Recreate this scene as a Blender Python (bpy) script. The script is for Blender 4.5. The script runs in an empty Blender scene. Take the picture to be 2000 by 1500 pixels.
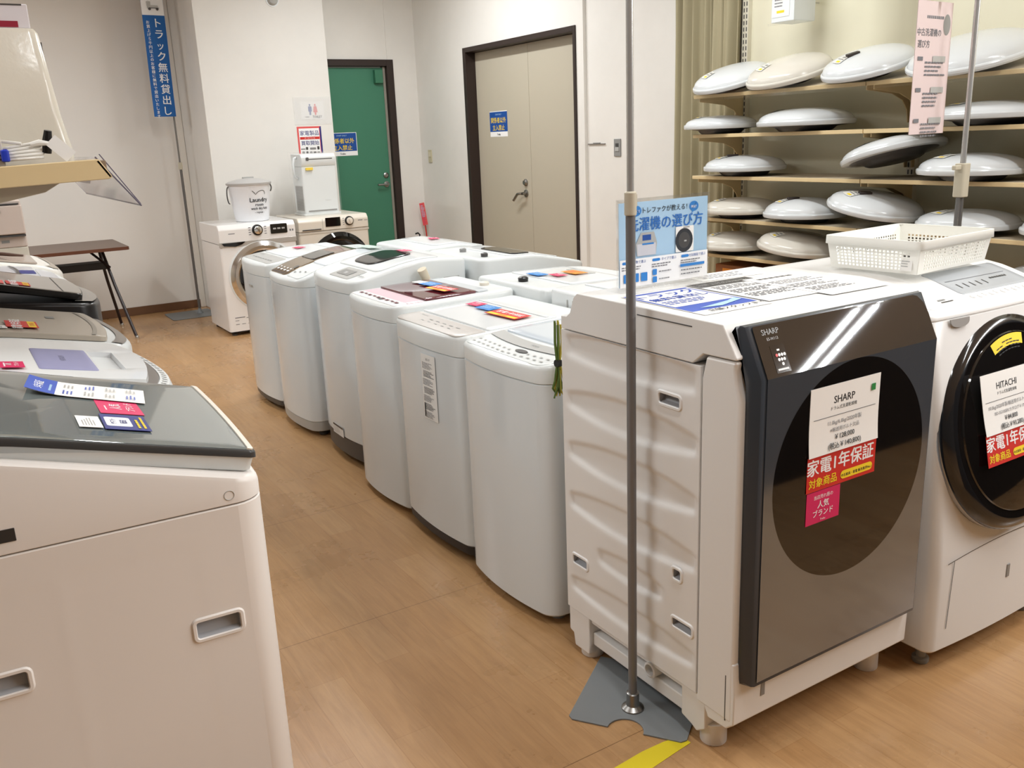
import bpy, math, random
from mathutils import Vector, Matrix

C = bpy.context.scene
D = bpy.data
LINK = C.collection.objects.link
PI = math.pi
random.seed(7)

# ------------------------------------------------------------------ camera, world, lights
cam_data = D.cameras.new('camera')
cam_data.sensor_width = 36.0
cam_data.lens = 36.0 * 1755.86 / 2000.0
cam_data.clip_start = 0.02
cam = D.objects.new('camera', cam_data)
LINK(cam)
_p, _r, _y = math.radians(15.4625), math.radians(2.3767), math.radians(31.5389)
_fw = Vector((math.sin(_y) * math.cos(_p), math.cos(_y) * math.cos(_p), -math.sin(_p)))
_rt = Vector((math.cos(_y), -math.sin(_y), 0))
_dn = _fw.cross(_rt)
_r2 = _rt * math.cos(_r) + _dn * math.sin(_r)
_d2 = _dn * math.cos(_r) - _rt * math.sin(_r)
_m = Matrix((_r2, -_d2, -_fw)).transposed().to_4x4()
_m.translation = (0, 0, 1.46)
cam.matrix_world = _m
C.camera = cam

world = D.worlds.new('store_world')
C.world = world
world.use_nodes = True
_bg = world.node_tree.nodes['Background']
_bg.inputs[0].default_value = (0.44, 0.38, 0.33, 1)
_bg.inputs[1].default_value = 0.22

def tube_or_fill_light(x, y, z, power, sx=0.12, sy=1.25, col=(0.955, 0.985, 1.0)):
    l = D.lights.new('fluorescent_or_fill', 'AREA')
    l.shape = 'RECTANGLE'
    l.size, l.size_y = sx, sy
    l.energy = power
    l.color = col
    o = D.objects.new('fluorescent_or_fill', l)
    LINK(o)
    o.location = (x, y, z)
    return o

CEIL = 3.0
for x, y, pw in ((3.05, 6.3, 34), (2.7, 3.4, 27), (1.35, 4.9, 22), (-0.7, 7.0, 46), (-1.1, 2.9, 36), (1.0, 1.0, 20), (2.9, 0.5, 30), (3.2, -0.9, 20)):  # ceiling tubes, plus added fills for left wall, drum washer side and washer fronts
    tube_or_fill_light(x, y, CEIL - 0.03, pw, 0.6 if x < -1 else 0.12)
for yy in (-1.0, -2.3, -3.6):
    tube_or_fill_light(6.2, yy, CEIL - 0.03, 72, 0.05)
    tube_or_fill_light(6.45, yy, CEIL - 0.03, 72, 0.05)

C.view_settings.view_transform = 'Standard'
C.view_settings.look = 'None'
C.view_settings.exposure = 0.27
C.view_settings.gamma = 1.0
C.view_settings.use_curve_mapping = False

# ------------------------------------------------------------------ materials
def lin(c):
    return tuple((v / 255 / 12.92 if v / 255 <= 0.04045 else ((v / 255 + 0.055) / 1.055) ** 2.4) for v in c) + (1,)

_MATS = {}
def mat(name, col=None, rough=0.5, metal=0.0, spec=0.5, coat=0.0, trans=0.0, alpha=1.0, noise=0.0, nscale=30.0, ior=1.45):
    if name in _MATS:
        return _MATS[name]
    m = D.materials.new(name)
    m.use_nodes = True
    nt = m.node_tree
    b = nt.nodes['Principled BSDF']
    b.inputs['Base Color'].default_value = lin(col)
    b.inputs['Roughness'].default_value = rough
    b.inputs['Metallic'].default_value = metal
    b.inputs['Specular IOR Level'].default_value = spec
    b.inputs['Coat Weight'].default_value = coat
    b.inputs['Coat Roughness'].default_value = 0.05
    b.inputs['Transmission Weight'].default_value = trans
    b.inputs['Alpha'].default_value = alpha
    b.inputs['IOR'].default_value = ior
    if noise:
        tc = nt.nodes.new('ShaderNodeTexCoord')
        n = nt.nodes.new('ShaderNodeTexNoise')
        n.inputs['Scale'].default_value = nscale
        n.inputs['Detail'].default_value = 4
        nt.links.new(tc.outputs['Object'], n.inputs['Vector'])
        bp = nt.nodes.new('ShaderNodeBump')
        bp.inputs['Strength'].default_value = noise
        bp.inputs['Distance'].default_value = 0.002
        nt.links.new(n.outputs['Fac'], bp.inputs['Height'])
        nt.links.new(bp.outputs['Normal'], b.inputs['Normal'])
    _MATS[name] = m
    return m

WHITE = mat('white_plastic', (226, 230, 230), 0.26, spec=0.5)
STEEL = mat('white_enamel_steel', (222, 228, 231), 0.13, spec=0.55)
WARMW = mat('warm_white_panel', (236, 231, 226), 0.38, noise=0.03, nscale=90)
CREAM = mat('cream_enamel', (224, 216, 203), 0.3)
LGREY = mat('light_grey_plastic', (180, 180, 177), 0.35)
MGREY = mat('mid_grey_plastic', (142, 142, 140), 0.35)
DGREY = mat('dark_grey_plastic', (72, 70, 69), 0.4)
BLACK = mat('black_plastic', (22, 21, 21), 0.35)
BLACKG = mat('black_gloss', (14, 14, 16), 0.06, spec=0.6, coat=0.4)
TAUPE = mat('taupe_panel', (176, 166, 152), 0.3)
CHROME = mat('chrome', (225, 225, 225), 0.16, metal=1.0)
PCHROME = mat('bright_steel_pole', (208, 208, 206), 0.24, metal=0.65)
STEELP = mat('brushed_steel_pole', (150, 148, 145), 0.3, metal=1.0)
DPOLE = mat('grey_painted_pole', (120, 118, 116), 0.35, metal=0.6)
PAPER = mat('white_paper', (240, 238, 234), 0.75)
INK = mat('black_ink', (38, 38, 40), 0.7)
GINK = mat('grey_ink', (120, 120, 124), 0.7)
RED = mat('red_print', (206, 44, 34), 0.55)
PINK = mat('pink_print', (214, 38, 96), 0.5)
LRED = mat('coral_print', (226, 92, 90), 0.5)
YEL = mat('yellow_print', (246, 212, 40), 0.6)
ORANGE = mat('orange_print', (236, 150, 52), 0.6)
BLUE = mat('blue_print', (22, 76, 154), 0.55)
MBLUE = mat('mid_blue_print', (44, 128, 204), 0.55)
SKY = mat('sky_blue_print', (176, 210, 236), 0.6)
NAVY = mat('navy_print', (40, 46, 120), 0.5)
TBLUE = mat('leaflet_blue_print', (66, 92, 184), 0.6)
BANNERBLUE = mat('banner_blue', (12, 92, 166), 0.55)
PRINTW = mat('print_white', (246, 246, 246), 0.6)
GREEN = mat('green_print', (38, 132, 62), 0.6)
CLEAR = mat('clear_acrylic', (250, 252, 252), 0.03, trans=1.0, alpha=0.16, spec=0.5)
FILM = mat('clear_film', (250, 250, 250), 0.08, spec=0.8, alpha=0.07)
RUBBER = mat('rubber_black', (25, 24, 24), 0.8)
LAV = mat('lavender_pad', (150, 150, 186), 0.5)
BEIGEH = mat('beige_hose', (216, 204, 182), 0.5)

# ------------------------------------------------------------------ geometry builder
def rrect(x0, x1, y0, y1, r, n=6, rb=None):
    """rounded rectangle, counter-clockwise; r = radius at y0 corners, rb = radius at y1 corners"""
    rb = r if rb is None else rb
    out = []
    for cx, cy, rr, a0 in ((x0 + r, y0 + r, r, PI), (x1 - r, y0 + r, r, 1.5 * PI), (x1 - rb, y1 - rb, rb, 0), (x0 + rb, y1 - rb, rb, 0.5 * PI)):
        for i in range(n + 1):
            a = a0 + 0.5 * PI * i / n
            out.append((cx + rr * math.cos(a), cy + rr * math.sin(a)))
    return out

def densify(pts, step=0.05):
    out = []
    for i, a in enumerate(pts):
        b = pts[(i + 1) % len(pts)]
        d = math.dist(a, b)
        k = max(1, int(d / step))
        for j in range(k):
            t = j / k
            out.append((a[0] + (b[0] - a[0]) * t, a[1] + (b[1] - a[1]) * t))
    return out

class G:
    def __init__(s):
        s.v, s.f, s.fm, s.M = [], [], [], None
    def p(s, c):
        c = Vector(c)
        if s.M is not None:
            c = s.M @ c
        s.v.append(c)
        return len(s.v) - 1
    def face(s, idx, m=0):
        s.f.append(tuple(idx)); s.fm.append(m)
    def poly(s, pts, m=0):
        s.face([s.p(q) for q in pts], m)
    def box(s, x0, x1, y0, y1, z0, z1, m=0):
        i = [s.p((x, y, z)) for z in (z0, z1) for x, y in ((x0, y0), (x1, y0), (x1, y1), (x0, y1))]
        for q in ((3, 2, 1, 0), (4, 5, 6, 7), (0, 1, 5, 4), (1, 2, 6, 5), (2, 3, 7, 6), (3, 0, 4, 7)):
            s.face([i[k] for k in q], m)
    def prism(s, pts, a0, a1, axis='z', m=0, mtop=None):
        def w(p, a):
            return (p[0], p[1], a) if axis == 'z' else ((a, p[0], p[1]) if axis == 'x' else (p[0], a, p[1]))
        n = len(pts)
        lo = [s.p(w(p, a0)) for p in pts]
        hi = [s.p(w(p, a1)) for p in pts]
        s.face(lo[::-1], m)
        s.face(hi, m if mtop is None else mtop)
        for i in range(n):
            j = (i + 1) % n
            s.face((lo[i], lo[j], hi[j], hi[i]), m)
    def loft(s, rings, m=0, cap0=True, cap1=True, mcap=None, closed=True):
        ids = [[s.p(q) for q in r] for r in rings]
        n = len(rings[0])
        for a, b in zip(ids, ids[1:]):
            for i in range(n if closed else n - 1):
                j = (i + 1) % n
                s.face((a[i], a[j], b[j], b[i]), m)
        if cap0:
            s.face(ids[0][::-1], m)
        if cap1:
            s.face(ids[-1], m if mcap is None else mcap)
    def lathe(s, prof, n=32, m=0, T=None, ms=None, cap0=True, cap1=True):
        """prof: (r, z) pairs, around local z"""
        T = T or Matrix()
        ids = []
        for r, z in prof:
            ids.append([s.p(T @ Vector((r * math.cos(2 * PI * i / n), r * math.sin(2 * PI * i / n), z))) for i in range(n)])
        for k, (a, b) in enumerate(zip(ids, ids[1:])):
            for i in range(n):
                j = (i + 1) % n
                s.face((a[i], a[j], b[j], b[i]), ms[k] if ms else m)
        if cap0:
            s.face(ids[0][::-1], ms[0] if ms else m)
        if cap1:
            s.face(ids[-1], ms[-1] if ms else m)
    def tube(s, pts, r, n=10, m=0):
        pts = [Vector(q) for q in pts]
        ids = []
        up = Vector((0, 0, 1))
        prev = None
        for i, q in enumerate(pts):
            t = (pts[min(i + 1, len(pts) - 1)] - pts[max(i - 1, 0)])
            t = t.normalized() if t.length > 1e-9 else Vector((0, 0, 1))
            if prev is None:
                a = t.cross(up if abs(t.z) < 0.9 else Vector((1, 0, 0))).normalized()
            else:
                a = (prev - t * prev.dot(t)).normalized()
            prev = a
            b = t.cross(a)
            rr = r[i] if isinstance(r, (list, tuple)) else r
            ids.append([s.p(q + a * rr * math.cos(2 * PI * k / n) + b * rr * math.sin(2 * PI * k / n)) for k in range(n)])
        for a, b in zip(ids, ids[1:]):
            for i in range(n):
                j = (i + 1) % n
                s.face((a[i], a[j], b[j], b[i]), m)
        s.face(ids[0][::-1], m); s.face(ids[-1], m)
    def grid(s, fn, nu, nv, m=0):
        ids = [[s.p(fn(i / nu, j / nv)) for j in range(nv + 1)] for i in range(nu + 1)]
        for i in range(nu):
            for j in range(nv):
                s.face((ids[i][j], ids[i + 1][j], ids[i + 1][j + 1], ids[i][j + 1]), m)
    def cap(s, outl, zf, dz=0.0, drop=0.004, m=0, rings=(0.85, 0.6, 0.3, 0.06)):
        """a raised patch whose top follows z = zf(x, y) + dz"""
        cx = sum(p[0] for p in outl) / len(outl); cy = sum(p[1] for p in outl) / len(outl)
        R = [[(x, y, zf(x, y) + dz - drop) for x, y in outl], [(x, y, zf(x, y) + dz - drop * 0.15) for x, y in outl]]
        for k in (0.992,) + tuple(rings):
            q = [(cx + (x - cx) * k, cy + (y - cy) * k) for x, y in outl]
            R.append([(x, y, zf(x, y) + dz) for x, y in q])
        s.loft(R, m)
    def text(s, body, size, x=0, y=0, z=0, m=0, align='c', bold=0.0, sx=1.0):
        cu = D.curves.new('t', 'FONT')
        cu.body = body; cu.size = 1.0; cu.resolution_u = 2
        ob = D.objects.new('t', cu)
        me = D.meshes.new_from_object(ob)
        if me.vertices:
            xs = [q.co.x for q in me.vertices]
            off = {'c': (min(xs) + max(xs)) / 2, 'l': min(xs), 'r': max(xs)}[align]
            for ci, (ex, ey) in enumerate(((-bold, bold * 0.6), (bold, -bold * 0.6)) if bold else ((0, 0),)):
                base = [s.p((x + (q.co.x - off + ex) * size * sx, y + (q.co.y + ey) * size, z + 0.00008 * ci)) for q in me.vertices]
                for pl in me.polygons:
                    s.face([base[k] for k in pl.vertices], m)
        D.objects.remove(ob); D.curves.remove(cu); D.meshes.remove(me)
    def build(s, name, mats, parent=None, bevel=0.0, seg=2, smooth=True, angle=35, loc=None, rz=0, solid=0.0, bang=30):
        me = D.meshes.new(name)
        me.from_pydata([tuple(q) for q in s.v], [], s.f)
        if not isinstance(mats, (list, tuple)):
            mats = [mats]
        for q in mats:
            me.materials.append(q)
        me.polygons.foreach_set('material_index', s.fm)
        me.polygons.foreach_set('use_smooth', [smooth] * len(s.f))
        me.update()
        if smooth:
            me.set_sharp_from_angle(angle=math.radians(angle))
        o = D.objects.new(name, me)
        LINK(o)
        if parent is not None:
            o.parent = parent
        if loc is not None:
            o.location = loc
        o.rotation_euler.z = rz
        if solid:
            md = o.modifiers.new('solid', 'SOLIDIFY'); md.thickness = solid; md.offset = 0
        if bevel:
            md = o.modifiers.new('bevel', 'BEVEL')
            md.width = bevel; md.segments = seg; md.limit_method = 'ANGLE'; md.angle_limit = math.radians(bang)
            md.harden_normals = True
        return o

def tag(o, label, cat, group=None, kind=None):
    o['label'] = label; o['category'] = cat
    if group: o['group'] = group
    if kind: o['kind'] = kind
    return o

def thing(name, label, cat, loc=(0, 0, 0), rz=0.0, group=None):
    o = D.objects.new(name, None)
    o.empty_display_size = 0.1
    LINK(o)
    o.location = loc; o.rotation_euler.z = rz
    return tag(o, label, cat, group)

def struct(o, label=None):
    o['kind'] = 'structure'
    if label: o['label'] = label
    return o

def box_obj(name, m, parent, x0, x1, y0, y1, z0, z1, bevel=0.003, seg=2):
    g = G(); g.box(x0, x1, y0, y1, z0, z1)
    return g.build(name, m, parent, bevel=bevel, seg=seg)

def frame(o, origin, xd, yd):
    """place an object whose local x / y axes lie along xd / yd"""
    x = Vector(xd).normalized(); y = Vector(yd); y = (y - x * y.dot(x)).normalized(); z = x.cross(y)
    m = Matrix((x, y, z)).transposed().to_4x4(); m.translation = origin
    o.matrix_world = m
    return o

# a printed sheet: local x right, y up, centred on 0; items are drawn in layers on its face
def sheet(name, w, h, items, face=None, label=None, cat=None, group=None, th=0.0008, bend=None, r=0.0, parent=None, edge=None):
    g = G(); mats = [face or PAPER]
    def mi(m):
        if m not in mats: mats.append(m)
        return mats.index(m)
    o2 = rrect(-w / 2, w / 2, -h / 2, h / 2, r, 4) if r else densify([(-w / 2, -h / 2), (w / 2, -h / 2), (w / 2, h / 2), (-w / 2, h / 2)], max(w, h) / 6) if bend else [(-w / 2, -h / 2), (w / 2, -h / 2), (w / 2, h / 2), (-w / 2, h / 2)]
    if bend:
        nx = 10; ny = max(10, int(h / 0.02))
        for zz, fl in ((0, True), (-th, False)):
            ids = [[g.p((-w / 2 + w * i / nx, -h / 2 + h * j / ny, zz)) for j in range(ny + 1)] for i in range(nx + 1)]
            for i in range(nx):
                for j in range(ny):
                    q = (ids[i][j], ids[i + 1][j], ids[i + 1][j + 1], ids[i][j + 1])
                    g.face(q if fl else q[::-1])
    else:
        g.prism(o2, -th, 0)
    z = 0.0
    for it in items:
        z += 0.00016 if len(items) > 14 else 0.00024
        k = it[0]
        if k == 'rect':
            _, x, y, ww, hh, m = it[:6]
            pts = rrect(x - ww / 2, x + ww / 2, y - hh / 2, y + hh / 2, it[6], 4) if len(it) > 6 else [(x - ww / 2, y - hh / 2), (x + ww / 2, y - hh / 2), (x + ww / 2, y + hh / 2), (x - ww / 2, y + hh / 2)]
            if bend and len(it) < 7:
                n = max(1, int(ww / 0.02)); k_ = max(1, int(hh / 0.02))
                for i in range(n):
                    for j in range(k_):
                        a, b = x - ww / 2 + ww * i / n, x - ww / 2 + ww * (i + 1) / n
                        c_, d_ = y - hh / 2 + hh * j / k_, y - hh / 2 + hh * (j + 1) / k_
                        g.poly([(a, c_, z), (b, c_, z), (b, d_, z), (a, d_, z)], mi(m))
            else:
                g.poly([(px, py, z) for px, py in pts], mi(m))
        elif k == 'poly':
            g.poly([(px, py, z) for px, py in it[1]], mi(it[2]))
        elif k == 'ell':
            _, x, y, a, b, m = it
            g.poly([(x + a * math.cos(2 * PI * i / 24), y + b * math.sin(2 * PI * i / 24), z) for i in range(24)], mi(m))
        elif k == 'text':
            _, x, y, body, size, m = it[:6]
            g.text(body, size, x, y, z, mi(m), it[6] if len(it) > 6 else 'c', it[7] if len(it) > 7 else 0.0, it[8] if len(it) > 8 else 1.0)
        elif k == 'lines':                                   # rows of small unreadable print
            _, x, y, ww, hh, n, m = it
            for i in range(n):
                yy = y + hh / 2 - hh * (i + 0.5) / n
                L = ww * random.uniform(0.6, 1.0); xx = x - ww / 2; t = 0
                while t < L:
                    d = random.uniform(0.04, 0.16) * ww
                    d = min(d, L - t)
                    g.poly([(xx + t, yy - hh / n * 0.22, z), (xx + t + d * 0.8, yy - hh / n * 0.22, z), (xx + t + d * 0.8, yy + hh / n * 0.22, z), (xx + t, yy + hh / n * 0.22, z)], mi(m))
                    t += d
    if bend:
        for q in g.v:
            q.z += bend(q.x, q.y)
    o = g.build(name, mats, parent, smooth=False)
    if label: tag(o, label, cat, group)
    return o

# ------------------------------------------------------------------ room shell
def node_mat(name, build):
    m = D.materials.new(name); m.use_nodes = True
    nt = m.node_tree
    build(nt, nt.nodes['Principled BSDF'])
    return m

def _n(nt, typ, **kw):
    n = nt.nodes.new(typ)
    for k, v in kw.items():
        if k.startswith('i_'):
            n.inputs[k[2:].replace('_', ' ')].default_value = v
        else:
            setattr(n, k, v)
    return n

def _ramp(nt, stops):
    r = nt.nodes.new('ShaderNodeValToRGB')
    e = r.color_ramp.elements
    e[0].position, e[0].color = stops[0]
    e[1].position, e[1].color = stops[-1]
    for s in stops[1:-1]:
        q = e.new(s[0]); q.color = s[1]
    return r

def floor_nodes(nt, b):
    L = nt.links.new
    tc = _n(nt, 'ShaderNodeTexCoord')
    mp = _n(nt, 'ShaderNodeMapping'); mp.inputs['Rotation'].default_value = (0, 0, PI / 2)
    L(tc.outputs['Object'], mp.inputs['Vector'])
    br = _n(nt, 'ShaderNodeTexBrick', offset=0.37)
    br.inputs['Color1'].default_value = lin((188, 149, 106)); br.inputs['Color2'].default_value = lin((179, 138, 94))
    br.inputs['Mortar'].default_value = lin((172, 131, 88))
    br.inputs['Scale'].default_value = 1.0; br.inputs['Mortar Size'].default_value = 0.0012
    br.inputs['Brick Width'].default_value = 0.92; br.inputs['Row Height'].default_value = 0.105
    br.inputs['Bias'].default_value = 0.0
    L(mp.outputs['Vector'], br.inputs['Vector'])
    m2 = _n(nt, 'ShaderNodeMapping'); m2.inputs['Scale'].default_value = (26, 2.2, 1)
    L(tc.outputs['Object'], m2.inputs['Vector'])
    gr = _n(nt, 'ShaderNodeTexNoise', i_Scale=2.0, i_Detail=6, i_Roughness=0.65, i_Distortion=0.6)
    L(m2.outputs['Vector'], gr.inputs['Vector'])
    rp = _ramp(nt, [(0.3, (0.80, 0.77, 0.73, 1)), (0.62, (1.05, 1.05, 1.04, 1))])
    L(gr.outputs['Fac'], rp.inputs['Fac'])
    mx = _n(nt, 'ShaderNodeMix', data_type='RGBA', blend_type='MULTIPLY'); mx.inputs[0].default_value = 0.75
    L(br.outputs['Color'], mx.inputs[6]); L(rp.outputs['Color'], mx.inputs[7])
    # scuffs and worn wax with a shape of their own
    wn = _n(nt, 'ShaderNodeTexNoise', i_Scale=1.7, i_Detail=5, i_Roughness=0.7)
    L(tc.outputs['Object'], wn.inputs['Vector'])
    wr = _ramp(nt, [(0.36, (0.84, 0.82, 0.79, 1)), (0.5, (1, 1, 1, 1)), (0.7, (1.05, 1.06, 1.06, 1))])
    L(wn.outputs['Fac'], wr.inputs['Fac'])
    m3 = _n(nt, 'ShaderNodeMix', data_type='RGBA', blend_type='MULTIPLY'); m3.inputs[0].default_value = 0.7
    L(mx.outputs[2], m3.inputs[6]); L(wr.outputs['Color'], m3.inputs[7])
    # thin cross joints between the vinyl sheets
    wv = _n(nt, 'ShaderNodeTexBrick', offset=0.0)
    wv.inputs['Color1'].default_value = (1, 1, 1, 1); wv.inputs['Color2'].default_value = (1, 1, 1, 1); wv.inputs['Mortar'].default_value = (0.45, 0.4, 0.35, 1)
    wv.inputs['Scale'].default_value = 1.0; wv.inputs['Mortar Size'].default_value = 0.0012
    wv.inputs['Brick Width'].default_value = 40.0; wv.inputs['Row Height'].default_value = 0.915
    ms = _n(nt, 'ShaderNodeMapping'); ms.inputs['Location'].default_value = (20, 0.32, 0)
    L(tc.outputs['Object'], ms.inputs['Vector']); L(ms.outputs['Vector'], wv.inputs['Vector'])
    m4 = _n(nt, 'ShaderNodeMix', data_type='RGBA', blend_type='MULTIPLY'); m4.inputs[0].default_value = 1.0
    L(m3.outputs[2], m4.inputs[6]); L(wv.outputs['Color'], m4.inputs[7])
    L(m4.outputs[2], b.inputs['Base Color'])
    rr = _ramp(nt, [(0.3, (0.2, 0.2, 0.2, 1)), (0.7, (0.4, 0.4, 0.4, 1))])
    L(wn.outputs['Fac'], rr.inputs['Fac']); L(rr.outputs['Color'], b.inputs['Roughness'])
    b.inputs['Specular IOR Level'].default_value = 0.45
    bp = _n(nt, 'ShaderNodeBump'); bp.inputs['Strength'].default_value = 0.12; bp.inputs['Distance'].default_value = 0.004
    L(gr.outputs['Fac'], bp.inputs['Height']); L(bp.outputs['Normal'], b.inputs['Normal'])

def wall_nodes(col, dirt):
    def f(nt, b):
        L = nt.links.new
        tc = _n(nt, 'ShaderNodeTexCoord')
        n = _n(nt, 'ShaderNodeTexNoise', i_Scale=1.3, i_Detail=6, i_Roughness=0.62)
        L(tc.outputs['Object'], n.inputs['Vector'])
        c = lin(col)
        r = _ramp(nt, [(0.3, tuple(v * dirt for v in c[:3]) + (1,)), (0.6, c)])
        L(n.outputs['Fac'], r.inputs['Fac']); L(r.outputs['Color'], b.inputs['Base Color'])
        b.inputs['Roughness'].default_value = 0.62
        f2 = _n(nt, 'ShaderNodeTexNoise', i_Scale=160.0, i_Detail=2)
        L(tc.outputs['Object'], f2.inputs['Vector'])
        bp = _n(nt, 'ShaderNodeBump'); bp.inputs['Strength'].default_value = 0.08; bp.inputs['Distance'].default_value = 0.002
        L(f2.outputs['Fac'], bp.inputs['Height']); L(bp.outputs['Normal'], b.inputs['Normal'])
    return f

FLOOR = node_mat('wood_vinyl_floor', floor_nodes)
WALLW = node_mat('white_painted_wall', wall_nodes((234, 231, 225), 0.93))
WALLL = node_mat('offwhite_papered_wall', wall_nodes((236, 231, 224), 0.97))
WALLC = node_mat('cream_display_panel', wall_nodes((238, 233, 208), 0.98))
CEILM = node_mat('white_ceiling_board', wall_nodes((235, 233, 228), 0.97))
BROWN = mat('dark_brown_frame', (46, 34, 30), 0.4)
SKIRT = mat('brown_skirting', (112, 78, 52), 0.5)
GREEND = mat('green_painted_door', (66, 126, 100), 0.42, noise=0.05, nscale=12)
BEIGED = mat('beige_painted_door', (186, 178, 160), 0.45, noise=0.05, nscale=12)
TAN = mat('tan_shelf_edge', (222, 198, 152), 0.5)
SHELFTOP = mat('beige_shelf_top', (196, 182, 158), 0.55)
CURT = mat('olive_beige_curtain', (176, 166, 136), 0.9, noise=0.3, nscale=300)

g = G(); g.box(-4.5, 9.0, -6.0, 9.0, -0.06, 0.0)
struct(g.build('floor', FLOOR, smooth=False))
g = G(); g.box(-4.5, 9.0, -6.0, 9.0, CEIL, CEIL + 0.06)
struct(g.build('ceiling', CEILM, smooth=False))
g = G(); g.box(-4.5, 1.995, 8.786, 8.9, 0, CEIL)
struct(g.build('wall_left', WALLL, smooth=False))
g = G(); g.box(1.995, 3.102, 7.92, 8.9, 0, CEIL)
struct(g.build('wall_pillar', WALLW, bevel=0.006))
g = G(); g.box(1.945, 1.993, 8.762, 8.786, 0, CEIL)
struct(g.build('trim_1', mat('trim_offwhite', (232, 226, 216), 0.5), bevel=0.004))
# end wall with the green door (opening x 3.12-3.80, z < 2.13)
g = G()
g.box(3.102, 4.13, 8.2, 8.3, 2.19, CEIL); g.box(3.853, 4.13, 8.2, 8.3, 0, 2.19)
g.box(3.80, 3.812, 8.194, 8.2, 2.19, CEIL)
struct(g.build('wall_back', WALLW, smooth=False))
# side wall with the double door (opening y 5.6-7.263, z < 2.2)
g = G()
g.box(4.1, 4.25, 7.263, 8.3, 0, CEIL); g.box(4.1, 4.25, 5.6, 7.263, 2.205, CEIL)
g.box(4.1, 4.25, 5.515, 5.6, 0, CEIL); g.box(4.125, 4.25, 0.6, 5.515, 0, CEIL)
struct(g.build('wall_right', WALLW, smooth=False))
g = G(); g.box(4.103, 4.125, 0.6, 3.955, 0.05, CEIL)
struct(g.build('trim_2', WALLC, smooth=False))
g = G(); g.box(4.115, 4.125, 5.3, 5.5, 1.37, 1.376); g.box(4.117, 4.125, 5.36, 5.44, 1.377, 1.382)
struct(g.build('trim_3', mat('wall_scuff_grey', (120, 116, 112), 0.8), smooth=False))
g = G(); g.box(-4.5, 1.99, 8.772, 8.786, 0, 0.075)
struct(g.build('baseboard_left', SKIRT, bevel=0.003))
g = G(); g.box(4.09, 4.1, 7.27, 8.2, 0, 0.075)
struct(g.build('baseboard_right', SKIRT, bevel=0.003))

g = G(); g.box(2.3, 8.2, 0.02, 0.08, 0, 1.3)  # added out of view so the dark door glass reflects something dark
struct(g.build('added_reflection_screen', mat('dark_brown_reflection_screen', (30, 23, 19), 0.6), smooth=False))

# green door
d1 = D.objects.new('door_1', None); LINK(d1); d1.location = (0, 8.2, 0); struct(d1, 'green steel door in a dark brown frame behind the white pillar')
g = G()
g.box(3.785, 3.853, -0.02, 0.1, 0, 2.19); g.box(3.104, 3.785, -0.02, 0.1, 2.132, 2.19)
g.build('door_frame', BROWN, d1, bevel=0.003)
g = G(); g.box(3.106, 3.775, 0.03, 0.07, 0.01, 2.122)
g.build('door_leaf', GREEND, d1, bevel=0.002)
g = G(); g.box(3.758, 3.782, 0.02, 0.075, 0.01, 2.13)
g.build('door_stop', mat('door_stop_grey', (150, 145, 134), 0.5), d1, bevel=0.002)
g = G(); g.box(3.66, 3.74, -0.02, 0.03, 1.98, 2.10)
g.build('door_closer', mat('closer_green', (58, 118, 90), 0.4), d1, bevel=0.006)
def lever(parent, T, length):
    g = G(); g.M = T
    g.lathe([(0.028, 0), (0.028, 0.008), (0.014, 0.012), (0.012, 0.045)], 20)
    g.tube([(0, 0, 0.045), (-0.02, 0, 0.05), (-length, 0, 0.05)], 0.010, 8)
    g.build('door_handle', STEELP, parent)
    g = G(); g.M = T
    g.lathe([(0.026, 0), (0.026, 0.01), (0.016, 0.016), (0.0155, 0.02)], 20, T=Matrix.Translation((0, 0.085, 0)))
    g.build('lock', STEELP, parent)
lever(d1, Matrix.Translation((3.715, 0.03, 1.05)) @ Matrix.Rotation(PI / 2, 4, 'X'), 0.11)

# beige double door
d2 = D.objects.new('door_2', None); LINK(d2); d2.location = (4.1, 0, 0); struct(d2, 'beige double door in a dark brown frame on the right wall')
g = G()
g.box(-0.012, 0.13, 7.215, 7.263, 0, 2.205); g.box(-0.012, 0.13, 5.6, 5.63, 0, 2.205); g.box(-0.012, 0.13, 5.63, 7.215, 2.165, 2.205)
g.build('door_frame', BROWN, d2, bevel=0.003)
g = G(); g.box(0.085, 0.125, 6.375, 7.213, 0.008, 2.163)
g.build('door_leaf', BEIGED, d2, bevel=0.003)
g = G(); g.box(0.085, 0.125, 5.632, 6.372, 0.008, 2.163)
g.build('door_leaf', BEIGED, d2, bevel=0.003)
T2 = Matrix.Translation((0.085, 6.46, 0.985)) @ Matrix(((0, 0, -1, 0), (-1, 0, 0, 0), (0, 1, 0, 0), (0, 0, 0, 1)))
g = G(); g.M = T2
g.lathe([(0.03, 0), (0.03, 0.008), (0.014, 0.012), (0.012, 0.045)], 20)
g.tube([(0, 0, 0.045), (-0.02, 0, 0.052), (-0.06, -0.005, 0.052), (-0.125, -0.06, 0.052)], 0.011, 8)
g.build('door_handle', STEELP, d2)
g = G(); g.M = T2
g.lathe([(0.028, 0), (0.028, 0.01), (0.018, 0.018), (0.0175, 0.024)], 20, T=Matrix.Translation((0, 0.088, 0)))
g.build('lock', STEELP, d2)

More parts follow.
